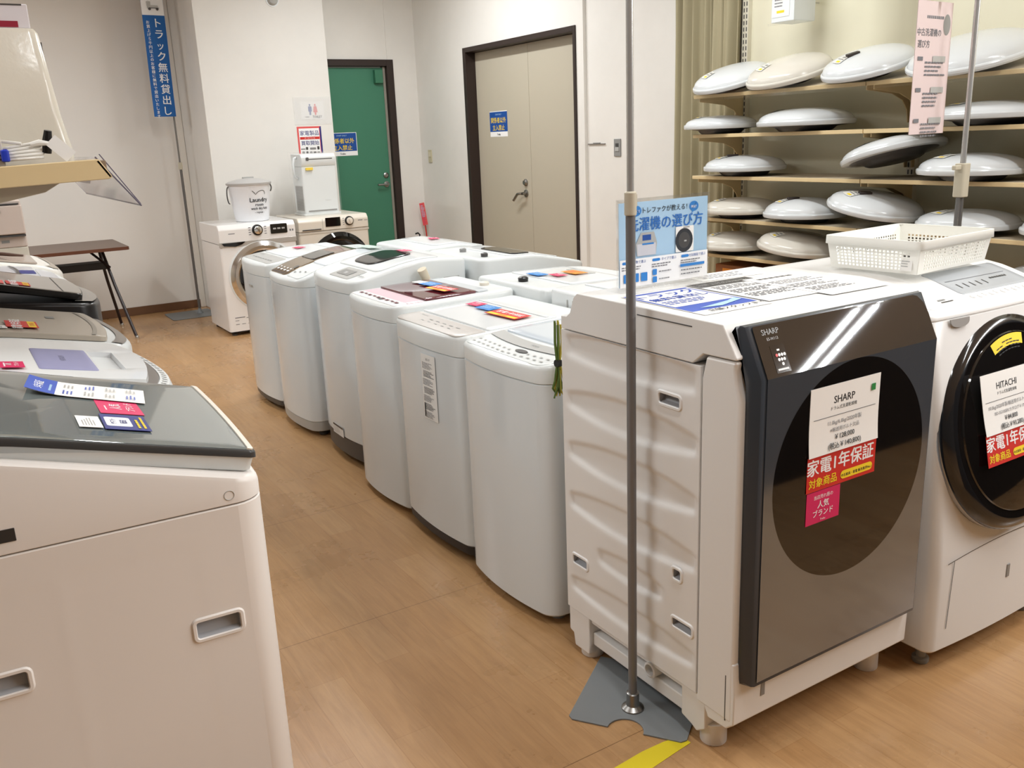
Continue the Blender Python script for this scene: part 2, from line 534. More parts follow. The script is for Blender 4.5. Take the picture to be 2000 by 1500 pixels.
# wall switch and grey socket
def yz_plate(name, m, y, z, w, h, x, label, cat, extra):
    o = thing(name, label, cat, (x, y, z))
    box_obj('cover_plate', m, o, -0.008, 0, -w / 2, w / 2, -h / 2, h / 2, 0.003)
    for nm, mm, y0, y1, z0, z1 in extra:
        box_obj(nm, mm, o, -0.012, -0.006, y0, y1, z0, z1, 0.0015)
yz_plate('light_switch', mat('aged_ivory_plastic', (196, 188, 158), 0.5), 8.01, 1.295, 0.07, 0.12, 4.1, 'aged ivory light switch plate beside the brown frame of the beige double door', 'switch',
         [('rocker', mat('ivory_plastic', (214, 206, 180), 0.4), -0.02, 0.02, -0.005, 0.04)])
yz_plate('wall_socket', MGREY, 5.16, 1.345, 0.075, 0.12, 4.125, 'grey metal wall socket between the double door and the curtain', 'socket',
         [('socket_face', LGREY, -0.02, 0.02, -0.025, 0.002), ('socket_face', DGREY, -0.016, 0.016, 0.008, 0.03)])

# wall notices
STAFF = lambda: [('rect', 0, 0.018, 0.287, 0.164, BLUE), ('text', 0, 0.072, 'STAFF ONLY', 0.018, SKY),
                 ('text', 0, 0.012, '関係者以外', 0.05, YEL, 'c', 0.012), ('text', 0, -0.05, '立入禁止', 0.05, YEL, 'c', 0.012),
                 ('text', 0.0, -0.094, 'Trefac', 0.022, INK, 'c', 0.02)]
o = sheet('staff_only_notice', 0.297, 0.21, STAFF(), PRINTW, 'blue and white staff only notice with yellow writing on the green door', 'sign')
frame(o, (3.295, 8.229, 1.44), (1, 0, 0), (0.0, 0, 1))
o = sheet('staff_only_notice', 0.284, 0.211, STAFF(), PRINTW, 'blue and white staff only notice with yellow writing on the beige double door', 'sign')
frame(o, (4.184, 6.86, 1.557), (0, -1, 0), (0, 0, 1))
SLV = mat('sleeve_film', (250, 250, 250), 0.12, alpha=0.22)
o = thing('toilet_sign', 'white toilet sign with blue man and red woman in a clear sleeve on the pillar', 'sign', (2.92, 7.919, 1.738))
g = G(); g.box(-0.17, 0.17, -0.004, -0.003, -0.118, 0.115); g.build('plastic_sleeve', SLV, o, smooth=False)
def pict(x, m, woman):
    it = [('ell', x, 0.047, 0.0075, 0.0085, m), ('rect', x, -0.012, 0.015, 0.05, m)]
    it += [('poly', [(x - 0.02, -0.015), (x + 0.02, -0.015), (x + 0.012, 0.036), (x - 0.012, 0.036)], m)] if woman else [('rect', x, 0.013, 0.032, 0.046, m, 0.008)]
    return it
sh = sheet('notice_paper', 0.212, 0.15, pict(-0.022, BLUE, False) + pict(0.026, LRED, True) +
           [('text', 0.04, -0.062, 'TOILET', 0.027, INK, 'c', 0.012), ('poly', [(-0.035, -0.05), (-0.035, -0.056), (-0.06, -0.056), (-0.078, -0.05)], GINK)], PAPER, parent=o)
sh.matrix_local = Matrix(((1, 0, 0, 0), (0, 0, -1, -0.001), (0, 1, 0, 0), (0, 0, 0, 1)))
it = [('rect', 0, 0, 0.222, 0.302, LRED), ('poly', [(0.111, -0.151), (0.111, 0.151), (0.096, 0.145), (0.096, -0.151)], NAVY), ('rect', -0.002, -0.004, 0.186, 0.278, PRINTW),
      ('text', 0, 0.078, '家電製品', 0.045, NAVY, 'c', 0.012), ('rect', 0, 0.052, 0.18, 0.022, RED), ('text', 0, 0.047, 'オールジャンル', 0.014, PRINTW),
      ('text', 0, -0.005, '買取開始', 0.042, NAVY, 'c', 0.012)]
for k, (x, y, a, b2) in enumerate(((-0.07, -0.04, 0.02, 0.005), (-0.035, -0.035, 0.01, 0.012), (0.02, -0.038, 0.028, 0.009), (0.07, -0.034, 0.01, 0.014), (-0.07, -0.075, 0.012, 0.016), (-0.035, -0.07, 0.01, 0.01), (0.0, -0.075, 0.013, 0.013), (0.035, -0.072, 0.014, 0.008), (0.07, -0.075, 0.014, 0.01))):
    it.append(('rect', x, y, a * 2, b2 * 2, DGREY if k % 2 else MGREY, min(a, b2) * 0.5))
o = sheet('purchase_poster', 0.222, 0.302, it, PRINTW, 'red bordered poster about buying appliances, below the toilet sign on the pillar', 'poster')
frame(o, (2.872, 7.918, 1.454), (1, 0, 0), (0, 0, 1))

# small white dome fitting high on the pillar
o = thing('alarm_dome', 'small white dome fitting high on the white pillar at the top edge', 'fitting', (2.66, 7.92, 2.632))
g = G(); g.lathe([(0.045, 0), (0.045, 0.015), (0.035, 0.035), (0.012, 0.045)], 24, T=Matrix.Rotation(PI / 2, 4, 'X')); g.build('dome', LGREY, o)
g = G(); g.lathe([(0.055, 0), (0.055, 0.006)], 24, T=Matrix.Rotation(PI / 2, 4, 'X')); g.build('mounting_plate', WHITE, o)

# curtain
g = G()
def cur(u, v):
    y = 4.50 - 0.545 * u
    f = 0.030 * math.sin(u * 41 + 0.5 * math.sin(v * 3)) + 0.014 * math.sin(u * 87 + 1.3)
    return (4.045 + 1.25 * f * (1.05 - 0.3 * v), y + 0.012 * math.sin(u * 29 + v * 2), 0.06 + 2.85 * v)
g.grid(cur, 150, 12)
tag(g.build('curtain', CURT, solid=0.002, angle=80), 'olive beige curtain hanging in folds left of the lamp shelves', 'curtain')

# fire extinguisher and its marker post in the far corner
o = thing('fire_extinguisher', 'fire extinguisher in the far corner, only its black valve showing above the white washers', 'fire extinguisher', (3.95, 8.08, 0))
o.scale = (1, 1, 1.1)
g = G(); g.lathe([(0.06, 0), (0.063, 0.01), (0.063, 0.33), (0.05, 0.38), (0.02, 0.41), (0.018, 0.43)], 24); g.build('cylinder', RED, o)
g = G(); g.box(-0.02, 0.02, -0.015, 0.015, 0.43, 0.46); g.tube([(0.0, 0, 0.46), (-0.04, -0.02, 0.475), (-0.075, -0.03, 0.455)], 0.008); g.tube([(0, 0, 0.462), (0.01, -0.01, 0.5), (-0.02, -0.03, 0.52), (-0.05, -0.04, 0.515)], 0.007)
g.build('valve', BLACK, o)
g = G(); g.tube([(0.03, -0.02, 0.45), (0.07, -0.06, 0.42), (0.075, -0.065, 0.3), (0.07, -0.06, 0.12)], 0.008); g.build('hose', RUBBER, o)
o = thing('marker_post', 'thin red post with a small red placard in the far corner by the extinguisher', 'post', (4.068, 8.1, 0))
g = G(); g.lathe([(0.05, 0), (0.05, 0.012), (0.01, 0.02)], 20); g.build('post_base', RED, o)
g = G(); g.tube([(0, 0, 0.012), (-0.012, 0, 0.45), (-0.03, 0, 0.66)], 0.006); g.build('post', RED, o)
sh = sheet('placard', 0.055, 0.22, [('lines', 0, 0, 0.045, 0.2, 16, PINK), ('lines', 0, 0.03, 0.04, 0.12, 9, SKY)], LRED, parent=o)
sh.matrix_local = Matrix.Translation((-0.043, -0.01, 0.745)) @ Matrix.Rotation(0.13, 4, 'Y').inverted() @ Matrix(((1, 0, 0, 0), (0, 0, -1, 0), (0, 1, 0, 0), (0, 0, 0, 1)))

# ------------------------------------------------------------------ lamp shelves
STD = mat('cream_metal_standard', (228, 222, 204), 0.4)
for k, y in enumerate((3.93, 2.81)):
    o = thing('shelf_standard', ('slotted cream metal shelf standard next to the curtain', 'slotted cream metal shelf standard in the middle of the lamp shelves')[k], 'shelf standard', (4.103, y, 0))
    g = G(); g.prism([(-0.022, 0), (-0.022, -0.03), (0.022, -0.03), (0.022, 0)], 0.05, 2.9, 'z')
    g.v = [Vector((q.y, q.x, q.z)) for q in g.v]; g.f = [f[::-1] for f in g.f]
    zz = 0.55
    while zz < 2.3:
        for dy in (-0.010, 0.010):
            g.box(-0.0306, -0.0298, dy - 0.0035, dy + 0.0035, zz, zz + 0.022, 1)
        zz += 0.034
    g.build('upright', [STD, DGREY], o, smooth=False)

ROWS = (1.632, 1.420, 1.193, 0.962, 0.760)
NAMES = ('top', 'second', 'third', 'fourth', 'lowest')
XF = 3.70
for r, z in enumerate(ROWS):
    for bay, (ya, yb) in enumerate(((2.812, 3.945), (0.9, 2.808))):
        o = thing('shelf_board', 'tan edged %s lamp shelf board, %s' % (NAMES[r], ('next to the curtain', 'on the right behind the hanging pole')[bay]), 'shelf', (XF, 0, z), group='lamp shelf boards')
        tilt = 0.07 if r == 0 else 0.0
        T = Matrix.Rotation(-math.atan2(tilt, 0.37), 4, 'Y')
        g = G(); g.M = T
        g.box(0.002, 0.37, ya, yb, -0.016, 0.0)
        g.build('board', SHELFTOP, o, bevel=0.001, seg=1)
        g = G(); g.M = T
        g.box(-0.004, 0.006, ya, yb, -0.018, 0.001)
        g.build('edge_strip', TAN, o, bevel=0.002)
        if r == 0:
            g = G(); g.M = T
            g.box(-0.012, -0.010, ya, yb, -0.03, 0.02)
            g.build('price_rail', CLEAR, o, smooth=False)
        for y in ((3.93, 2.83) if bay == 0 else (2.79,)):
            g = G()
            zt = -0.02 + tilt * 0.12
            g.prism([(0.03, zt), (0.372, zt + tilt * 0.8), (0.372, -0.19), (0.352, -0.19), (0.34, -0.13), (0.30, -0.085), (0.22, -0.055), (0.10, -0.042), (0.03, -0.036)], y - 0.003, y + 0.003, 'y')
            g.build('bracket', TAN, o, bevel=0.001, seg=1)

LAMPW = mat('lamp_cover_acrylic', (214, 217, 218), 0.2, spec=0.5)
LAMPC = mat('lamp_cover_creamy', (212, 207, 196), 0.22, spec=0.5)
def ceiling_lamp(y, R, h, row, label, tx=0.0, ty=0.0, x=3.82, dz=0.0, mark=False, creamy=False, lift=0.0, sang=2.6, hit=0):
    """a round ceiling light lying on its back plate; tx tips it about y (towards the aisle), ty about x"""
    o = thing('ceiling_lamp', label, 'ceiling lamp', (x, y, ROWS[row] + dz), group='round ceiling lamps on the wall shelves')
    o.rotation_euler = (ty, tx, 0)
    b = 0.030 + lift
    g = G(); g.lathe([(R * 0.5, 0.0), (R * 0.55, 0.006), (R * 0.62, b * 0.7), (R * 0.9, b), (R * 0.93, b + 0.006)], 40)
    g.build('back_plate', DGREY, o)
    g = G()
    prof = [(R * 0.93, b - 0.002), (R * 0.985, b), (R, b + 0.008), (R, b + 0.018), (R * 0.99, b + 0.0225), (R * 0.965, b + 0.0255), (R * 0.96, b + 0.0225)]
    for i in range(1, 12):
        a = i / 12
        rr = R * 0.952 * math.cos(a * PI / 2)
        prof.append((rr, b + 0.024 + (h - 0.024) * math.sin(a * PI / 2) ** 0.9))
    prof.append((0.004, b + h))
    g.lathe(prof, 56)
    g.build('lamp_cover', LAMPC if creamy else LAMPW, o, angle=25)
    # price sticker lying on the dome, towards the aisle
    def on(rr, a):
        c = min(0.999, rr / (R * 0.952)); s_ = math.sqrt(1 - c * c)
        return Vector((rr * math.cos(a), rr * math.sin(a), b + 0.024 + (h - 0.024) * s_ ** 0.9))
    def sticker(nm, m, r0, r1, a0, a1, up, extra=None):
        g = G()
        def fn(u, v, k=0.0):
            q = on(r0 + (r1 - r0) * v, a0 + (a1 - a0) * u); q.z += up + k; return q
        g.grid(fn, 6, 6)
        mm = [m]
        if extra:
            for (u0, u1, v0, v1, em) in extra:
                if em not in mm: mm.append(em)
                g.poly([fn(u0, v0, 0.0012), fn(u1, v0, 0.0012), fn(u1, v1, 0.0012), fn(u0, v1, 0.0012)], mm.index(em))
        return g.build(nm, mm, o, smooth=False)
    sticker('price_sticker', mat('sticker_pale', (226, 224, 216), 0.5), R * 0.42, R * 0.72, sang + 0.30, sang - 0.30, 0.0035,
            [(0.1, 0.6, 0.2, 0.35, MGREY), (0.1, 0.8, 0.5, 0.6, MGREY), (0.15, 0.5, 0.72, 0.9, YEL)])
    if mark:
        q = on(R * 0.34, sang + 0.25)
        g = G(); g.M = Matrix.Translation(q) @ Matrix.Rotation(sang, 4, 'Z')
        g.prism(rrect(-0.03, 0.03, -0.016, 0.016, 0.006), -0.006, 0.010)
        g.build('remote_clip', mat('clip_brown', (52, 44, 40), 0.5), o, bevel=0.002)
    return o

ceiling_lamp(3.74, 0.215, 0.085, 0, 'round white ceiling lamp on the tilted top shelf, beside the curtain', tx=-0.30, dz=0.03, x=3.80)
ceiling_lamp(3.34, 0.220, 0.095, 0, 'round creamy ceiling lamp on the tilted top shelf, overlapping the lamp beside the curtain', tx=-0.30, dz=0.032, x=3.80, creamy=True)
ceiling_lamp(2.87, 0.215, 0.090, 0, 'round ceiling lamp with a dark clip on the tilted top shelf', tx=-0.30, dz=0.032, x=3.80, mark=True)
ceiling_lamp(2.37, 0.260, 0.095, 0, 'large round ceiling lamp on the tilted top shelf behind the hanging pole', tx=-0.30, dz=0.032, x=3.81)
ceiling_lamp(3.83, 0.205, 0.070, 1, 'round ceiling lamp on the second shelf, beside the curtain', x=3.80)
ceiling_lamp(3.25, 0.245, 0.085, 1, 'wide round ceiling lamp on the second shelf, right of the lamp beside the curtain', x=3.82, sang=2.2)
ceiling_lamp(2.28, 0.240, 0.070, 1, 'round ceiling lamp on the second shelf behind the hanging sign', x=3.83)
ceiling_lamp(3.66, 0.225, 0.080, 2, 'round ceiling lamp with a dark clip, alone on the third shelf beside the curtain', x=3.82, mark=True)
ceiling_lamp(2.72, 0.235, 0.080, 2, 'round ceiling lamp tipped up against its neighbour on the third shelf', x=3.82, ty=-0.26, dz=0.075)
ceiling_lamp(2.32, 0.225, 0.085, 2, 'round ceiling lamp lying flat on the third shelf behind the hanging pole', x=3.80)
ceiling_lamp(3.68, 0.210, 0.080, 3, 'round ceiling lamp on the fourth shelf, beside the curtain', x=3.82, creamy=True)
ceiling_lamp(3.23, 0.212, 0.095, 3, 'round ceiling lamp with a dark clip lying flat on the fourth shelf', x=3.82, mark=True)
ceiling_lamp(2.80, 0.225, 0.085, 3, 'round ceiling lamp tipped up with a dark clip on the fourth shelf', x=3.80, ty=0.20, dz=0.05, mark=True)
ceiling_lamp(2.33, 0.215, 0.075, 3, 'round ceiling lamp on the fourth shelf behind the hanging pole', x=3.82)
ceiling_lamp(1.86, 0.215, 0.080, 3, 'round ceiling lamp on the fourth shelf cut by the right edge of the view', x=3.82)
ceiling_lamp(3.72, 0.200, 0.090, 4, 'creamy round ceiling lamp on the lowest shelf, beside the curtain', x=3.82, creamy=True)
ceiling_lamp(3.25, 0.215, 0.085, 4, 'creamy round ceiling lamp tipped up a little on the lowest shelf', x=3.80, ty=0.14, dz=0.03, creamy=True)
ceiling_lamp(2.78, 0.215, 0.075, 4, 'round ceiling lamp on the lowest shelf, mostly hidden behind the white basket', x=3.82)
ceiling_lamp(1.90, 0.215, 0.075, 4, 'round ceiling lamp on the lowest shelf at the right edge of the view', x=3.82)

# orange and brown parcels below the lowest shelf
o = thing('carton', 'orange and brown carton under the lowest lamp shelf', 'box', (3.92, 3.55, 0))
box_obj('carton_body', mat('carton_brown', (150, 96, 58), 0.7), o, -0.14, 0.14, -0.28, 0.28, 0, 0.69, 0.004)
g = G(); g.box(-0.143, -0.14, -0.24, -0.05, 0.5, 0.67); g.box(-0.143, -0.14, 0.02, 0.22, 0.5, 0.67)
g.build('carton_label', ORANGE, o, smooth=False)

# goods hanging high on the cream panel
o = thing('boxed_product', 'white boxed product with a price card, high above the lamp shelves near the curtain', 'box', (3.83, 3.44, 1.965))
box_obj('box_body', WHITE, o, 0, 0.16, -0.075, 0.075, 0, 0.2, 0.004)
sh = sheet('price_card', 0.115, 0.16, [('text', 0, 0.05, 'Panasonic', 0.016, INK), ('lines', 0, -0.005, 0.08, 0.06, 4, GINK), ('rect', 0, -0.055, 0.05, 0.012, YEL)], PAPER, parent=o)
sh.matrix_local = Matrix.Translation((-0.002, 0.012, 0.105)) @ Matrix(((0, 0, -1, 0), (-1, 0, 0, 0), (0, 1, 0, 0), (0, 0, 0, 1)))
g = G(); g.box(-0.006, 0.0, -0.085, 0.09, -0.012, 0.0); g.build('support_lip', CLEAR, o, smooth=False)
g = G(); g.tube([(0.16, 0, 0.1), (0.285, 0, 0.1)], 0.004); g.build('peg', CHROME, o)
o = thing('wrapped_bulb_pack', 'clear wrapped pack with a yellow sticker hanging at the top edge above the lamp shelves', 'pack', (3.86, 2.98, 2.02))
g = G(); g.prism(rrect(-0.08, 0.08, -0.03, 0.03, 0.02), 0.0, 0.22); g.v = [Vector((q.y, q.x, q.z)) for q in g.v]; g.f = [f[::-1] for f in g.f]
g.build('pack', mat('pack_white', (232, 232, 228), 0.2), o, bevel=0.006)
g = G(); g.box(-0.034, -0.0305, -0.03, 0.02, 0.008, 0.022); g.build('sticker', YEL, o, smooth=False)
g = G(); g.tube([(0.03, 0, 0.16), (0.255, 0, 0.16)], 0.004); g.build('peg', CHROME, o)

# chrome pole with the hanging sign behind the washers on the right
o = thing('hanging_sign_pole', 'chrome hooked sign pole standing behind the white basket on the right', 'pole', (2.9, 1.806, 0))
g = G(); g.tube([(0, 0, 0.01), (0, 0, 1.26)], 0.0125, 14); g.build('lower_pole', DPOLE, o)
g = G(); g.tube([(0, 0, 1.2), (0, 0, 1.86)] + [(-0.045 * (1 - math.cos(a)), 0.015 * (1 - math.cos(a)), 1.86 + 0.055 * math.sin(a)) for a in [PI * k / 10 for k in range(1, 11)]] + [(-0.09, 0.03, 1.832)], 0.009, 12); g.build('upper_pole', PCHROME, o)
g = G(); g.prism(rrect(-0.019, 0.019, -0.019, 0.019, 0.008), 1.2, 1.31); g.box(-0.05, -0.012, -0.008, 0.008, 1.29, 1.305); g.build('clamp', mat('clamp_ivory', (196, 188, 168), 0.4), o, bevel=0.003)
g = G(); g.prism(rrect(-0.15, 0.15, -0.13, 0.13, 0.02), 0.0, 0.005); g.lathe([(0.04, 0.005), (0.02, 0.03), (0.016, 0.05)], 18); g.build('base_plate', DPOLE, o)
PINKW = mat('translucent_pink_paper', (236, 216, 214), 0.5, alpha=0.86)
it = [('lines', 0.005, 0.155, 0.11, 0.02, 1, GINK), ('ell', 0.075, 0.135, 0.022, 0.032, MGREY), ('text', -0.03, 0.10, '中古洗濯機の', 0.025, GINK, 'c', 0.01), ('text', -0.06, 0.065, '選び方', 0.025, GINK, 'c', 0.01)]
for k in range(3):
    it += [('rect', -0.075, 0.03 - 0.095 * k, 0.032, 0.012, GINK), ('lines', 0.02, 0.0 - 0.095 * k, 0.13, 0.05, 4, GINK), ('rect', 0.04, 0.03 - 0.095 * k, 0.08, 0.018, LGREY)]
o = sheet('hanging_sign', 0.215, 0.405, it, PINKW, 'pale pink hanging sign in a clear sleeve on the hooked chrome pole', 'sign', th=0.002)
frame(o, (2.785, 1.872, 1.612), (0.995, 0.10, 0.0), (0, 0, 1))

# ------------------------------------------------------------------ far end: front loaders, bucket, water server, table, banner
RX = Matrix.Rotation(PI / 2, 4, 'X')          # local z of a lathe -> world -y
def front_loader(x0, x1, y, h, d, label, body, second):
    w = x1 - x0; cx = (x0 + x1) / 2
    o = thing('front_load_washer', label, 'washing machine', (cx, y + d / 2, 0))
    a, b = -w / 2, w / 2
    f = -d / 2
    sd = h - 0.15 if not second else h - 0.115
    g = G(); g.prism(rrect(a, b, f, d / 2, 0.02), 0.035, sd - 0.002); g.build('cabinet', body, o)
    g = G(); g.prism([(f - 0.004, sd), (f - 0.004, h - 0.035), (f + 0.02, h - 0.006), (f + 0.03, h), (d / 2, h), (d / 2, sd)], a, b, 'x'); g.build('control_top', body, o, bevel=0.008, seg=3)
    for sx in (-1, 1):
        for sy in (-1, 1):
            g = G(); g.lathe([(0.022, 0), (0.022, 0.012), (0.012, 0.014), (0.012, 0.037)], 16, T=Matrix.Translation((sx * (w / 2 - 0.045), sy * (d / 2 - 0.05), 0))); g.build('foot', DGREY, o)
    g = G(); g.box(a + 0.01, b - 0.01, f + 0.012, f + 0.03, 0.022, 0.037); g.build('toe_kick', BLACK, o, bevel=0.002)
    fy = f - 0.004
    def dial(x, z, r, m1, m2):
        T = Matrix.Translation((x, fy, z)) @ RX
        g = G(); g.lathe([(r, -0.002), (r, 0.004), (r * 0.96, 0.012), (r * 0.8, 0.014)], 28, T=T); k = g.build('control_dial', m1, o)
        g = G(); g.lathe([(r * 0.74, 0.012), (r * 0.72, 0.024), (r * 0.6, 0.027)], 28, T=T); g.M = T @ Matrix.Rotation(0.5, 4, 'Z')
        g.box(-r * 0.1, r * 0.1, -r * 0.6, r * 0.6, 0.026, 0.031); g.build('dial_knob', m2, k)
    if not second:
        # silver band, drawer grip, chrome porthole
        band = mat('silver_band', (188, 184, 178), 0.3, metal=0.3)
        g = G(); g.box(a - 0.001, b + 0.001, f - 0.006, f + 0.02, sd - 0.02, sd + 0.018); g.build('trim_band', band, o, bevel=0.002)
        pts = [(a + 0.02, 0.0), (a + 0.19, 0.012), (a + 0.205, 0.022), (a + 0.02, 0.022)]
        g = G(); g.prism([(q[0], sd - 0.008 + q[1]) for q in [(a + 0.015, 0.02), (a + 0.03, 0.0), (a + 0.12, -0.012), (a + 0.17, 0.002), (a + 0.2, 0.022)]], f - 0.012, f - 0.004, 'y'); g.build('drawer_grip', BLACKG, o)
        dial(a + 0.305, h - 0.055, 0.043, BLACK, CHROME)
        g = G(); g.prism(rrect(a + 0.41, a + 0.545, h - 0.095, h - 0.02, 0.006), fy - 0.006, fy, 'y'); dp = g.build('display', BLACKG, o)
        g = G()
        for k in range(3):
            g.box(a + 0.43 + 0.035 * k, a + 0.455 + 0.035 * k, fy - 0.0066, fy - 0.0062, h - 0.062, h - 0.05)
        g.build('display_marks', LGREY, dp, smooth=False)
        g = G()
        for k in range(4):
            for xx in (a + 0.235, a + 0.36):
                g.box(xx, xx + 0.018, fy - 0.0006, fy - 0.0002, h - 0.09 + 0.018 * k, h - 0.084 + 0.018 * k)
        for xx in (a + 0.565, a + 0.585):
            g.box(xx, xx + 0.012, fy - 0.0006, fy - 0.0002, h - 0.085, h - 0.07)
        g.box(a + 0.075, a + 0.125, fy - 0.0006, fy - 0.0002, h - 0.072, h - 0.066)
        g.build('panel_print', GINK, o, smooth=False)
        cz, R = 0.455, 0.255
        ring = CHROME
    else:
        g = G(); g.prism(rrect(a + 0.232, a + 0.362, h - 0.085, h - 0.012, 0.004), fy - 0.004, fy, 'y'); g.build('display', BLACKG, o)
        dial(a + 0.44, h - 0.05, 0.038, BLACK, CREAM)
        g = G(); g.box(a + 0.03, a + 0.19, fy - 0.008, fy, sd + 0.012, sd + 0.02); g.build('drawer_slit', DGREY, o, bevel=0.001)
        g = G(); g.box(a + 0.205, a + 0.207, fy - 0.0006, fy, sd, h - 0.02)
        for k in range(4):
            g.box(a + 0.385, a + 0.395, fy - 0.0006, fy, h - 0.08 + 0.017 * k, h - 0.075 + 0.017 * k)
        g.box(a + 0.52, a + 0.56, fy - 0.0006, fy, h - 0.056, h - 0.05); g.box(a + 0.575, a + 0.605, fy - 0.0006, fy, h - 0.058, h - 0.054)
        g.build('panel_print', GINK, o, smooth=False)
        g = G(); g.box(a, b, f - 0.003, f + 0.01, sd - 0.02, sd - 0.002); g.build('trim_band', mat('cream_band', (206, 198, 186), 0.35), o, bevel=0.001)
        cz, R = 0.47, 0.25
        ring = BLACKG
    T = Matrix.Translation((0.02 if not second else 0.03, f, cz)) @ RX
    g = G(); g.lathe([(R + 0.02, -0.01), (R + 0.02, 0.006), (R, 0.022), (R - 0.012, 0.034), (R - 0.035, 0.034), (R - 0.05, 0.022)], 64, T=T); dr = g.build('porthole_door', ring, o)
    if not second:
        g = G(); g.lathe([(R + 0.032, -0.008), (R + 0.032, 0.004), (R + 0.02, 0.007)], 64, T=T, cap1=False); g.build('door_surround', WHITE, o)
    g = G(); g.lathe([(R - 0.048, 0.0), (R - 0.05, 0.024), (R - 0.08, 0.030), (R - 0.14, 0.02), (0.06, 0.0), (0.002, -0.002)], 64, T=T); g.build('door_glass', mat('dark_porthole_glass', (16, 18, 24), 0.04, spec=0.7, coat=0.5), dr)
    if not second:
        g = G()
        g.box(a + 0.05, a + 0.13, f - 0.001, f, 0.142, 0.148); g.box(a + 0.14, a + 0.17, f - 0.001, f, 0.135, 0.14)
        for xx, zz in ((a + 0.05, 0.09), (a + 0.1, 0.09), (a + 0.15, 0.09), (a + 0.05, 0.12)):
            g.box(xx, xx + 0.03, f - 0.001, f, zz, zz + 0.004)
        g.build('label_print', GINK, o, smooth=False)
    return o
front_loader(1.785, 2.400, 7.155, 0.875, 0.58, 'white front load washer with a chrome porthole and black dial, under the bucket', mat('white_gloss_enamel', (238, 236, 234), 0.18), False)
front_loader(2.442, 3.055, 7.2, 0.875, 0.56, 'cream front load washer with a black display, under the water server', CREAM, True)

# laundry bucket
BUCK = mat('bucket_white', (238, 240, 244), 0.45)
o = thing('laundry_bucket', 'white lidded laundry bucket with black lettering, on the chrome porthole washer', 'bucket', (2.135, 7.40, 0.875))
g = G(); g.lathe([(0.125, 0.0), (0.132, 0.004), (0.150, 0.15), (0.164, 0.28), (0.171, 0.292), (0.171, 0.300)], 48); g.build('pail', BUCK, o)
g = G(); g.lathe([(0.176, 0.288), (0.178, 0.302), (0.16, 0.312), (0.09, 0.330), (0.03, 0.337), (0.002, 0.338)], 48); lid = g.build('lid', mat('bucket_lid_grey', (186, 184, 182), 0.4), o)
g = G(); g.prism(rrect(-0.045, 0.045, -0.012, 0.012, 0.005), 0.333, 0.348); g.M = Matrix.Translation((0, -0.05, 0)); g.build('lid_grip', LGREY, lid, bevel=0.002)
g = G(); g.tube([(-0.168 - 0.022 * math.sin(a), 0.0 - 0.03 * math.sin(a), 0.275 - 0.13 * (1 - math.cos(a)) / 2 * 1.0) for a in [PI * k / 10 for k in range(11)]], 0.005, 8)
g.tube([(0.168 + 0.01 * math.sin(PI * k / 8), -0.01, 0.285 - 0.06 * k / 8) for k in range(9)], 0.005, 8)
g.build('carry_handle', DGREY, o)
g = G()
def lettering(g, body, size, z, bold, dx=0.0):
    n0 = len(g.v)
    g.text(body, size, dx, 0, 0, 0, 'c', bold)
    for q in g.v[n0:]:
        zz = z + q.y; R = 0.1325 + (0.1642 - 0.1325) * zz / 0.28 + 0.0012 + 0.003 * math.sin(PI * zz / 0.28); a = q.x / R - 0.14
        q.x, q.y, q.z = R * math.sin(a + 0.32), -R * math.cos(a + 0.32), zz
lettering(g, 'Laundry', 0.048, 0.155, 0.018); lettering(g, 'room', 0.032, 0.123, 0.02); lettering(g, 'wash dry fold', 0.026, 0.095, 0.03); lettering(g, '- repeat -', 0.022, 0.066, 0.02)
n0 = len(g.v)
g.tube([(0.055 * math.cos(a) + 0.0, 0.0 + 0.03 * abs(math.sin(a * 1.5)) ** 0.7, 0) for a in [PI * k / 24 for k in range(25)]], 0.0022, 5)
for q in g.v[n0:]:
    zz = 0.212 + q.y; R = 0.1325 + 0.0317 * zz / 0.28 + 0.002; a = q.x / R + 0.18
    q.x, q.y, q.z = R * math.sin(a), -R * math.cos(a), zz
g.build('lettering', INK, o, smooth=False)

# water server in clear wrap
o = thing('water_server', 'white water server wrapped in clear film, on the cream front load washer', 'water server', (2.735, 7.52, 0.875))
g = G(); g.prism(rrect(-0.165, 0.165, -0.13, 0.13, 0.015), 0.0, 0.018); g.build('base_tray', WHITE, o, bevel=0.003)
g = G(); g.prism(rrect(-0.15, 0.15, -0.12, 0.12, 0.012), 0.018, 0.40); g.build('tower', WHITE, o, bevel=0.003)
g = G(); g.prism([(-0.12, 0.40), (-0.135, 0.43), (-0.135, 0.475), (-0.115, 0.50), (0.12, 0.505), (0.12, 0.40)], -0.15, 0.15, 'x'); hd = g.build('dispensing_head', WHITE, o, bevel=0.006)
g = G(); g.box(-0.10, 0.12, -0.1355, -0.1345, 0.455, 0.463); g.prism(rrect(-0.11, -0.085, 0.447, 0.475, 0.008), -0.139, -0.1345, 'y'); g.build('button_strip', DGREY, hd)
g = G(); g.box(-0.115, -0.055, -0.1355, -0.1205, 0.372, 0.392); g.build('caution_label', YEL, o, smooth=False)
g = G(); g.box(-0.12, 0.13, -0.1225, -0.1195, 0.03, 0.042); g.build('drip_slot', MGREY, o, smooth=False)
g = G(); g.box(-0.1515, -0.1495, -0.11, 0.07, 0.04, 0.245, 0)
for k in range(18):
    g.box(-0.1525, -0.1512, -0.105, 0.065, 0.045 + 0.011 * k, 0.051 + 0.011 * k, 1)
g.build('vent_grille', [LGREY, MGREY], o, smooth=False)
g = G(); g.tube([(-0.155, -0.03, 0.30), (-0.185, -0.035, 0.33), (-0.19, -0.035, 0.42), (-0.175, -0.03, 0.47), (-0.15, -0.02, 0.475)], 0.011, 10); g.build('side_hose', WHITE, o)
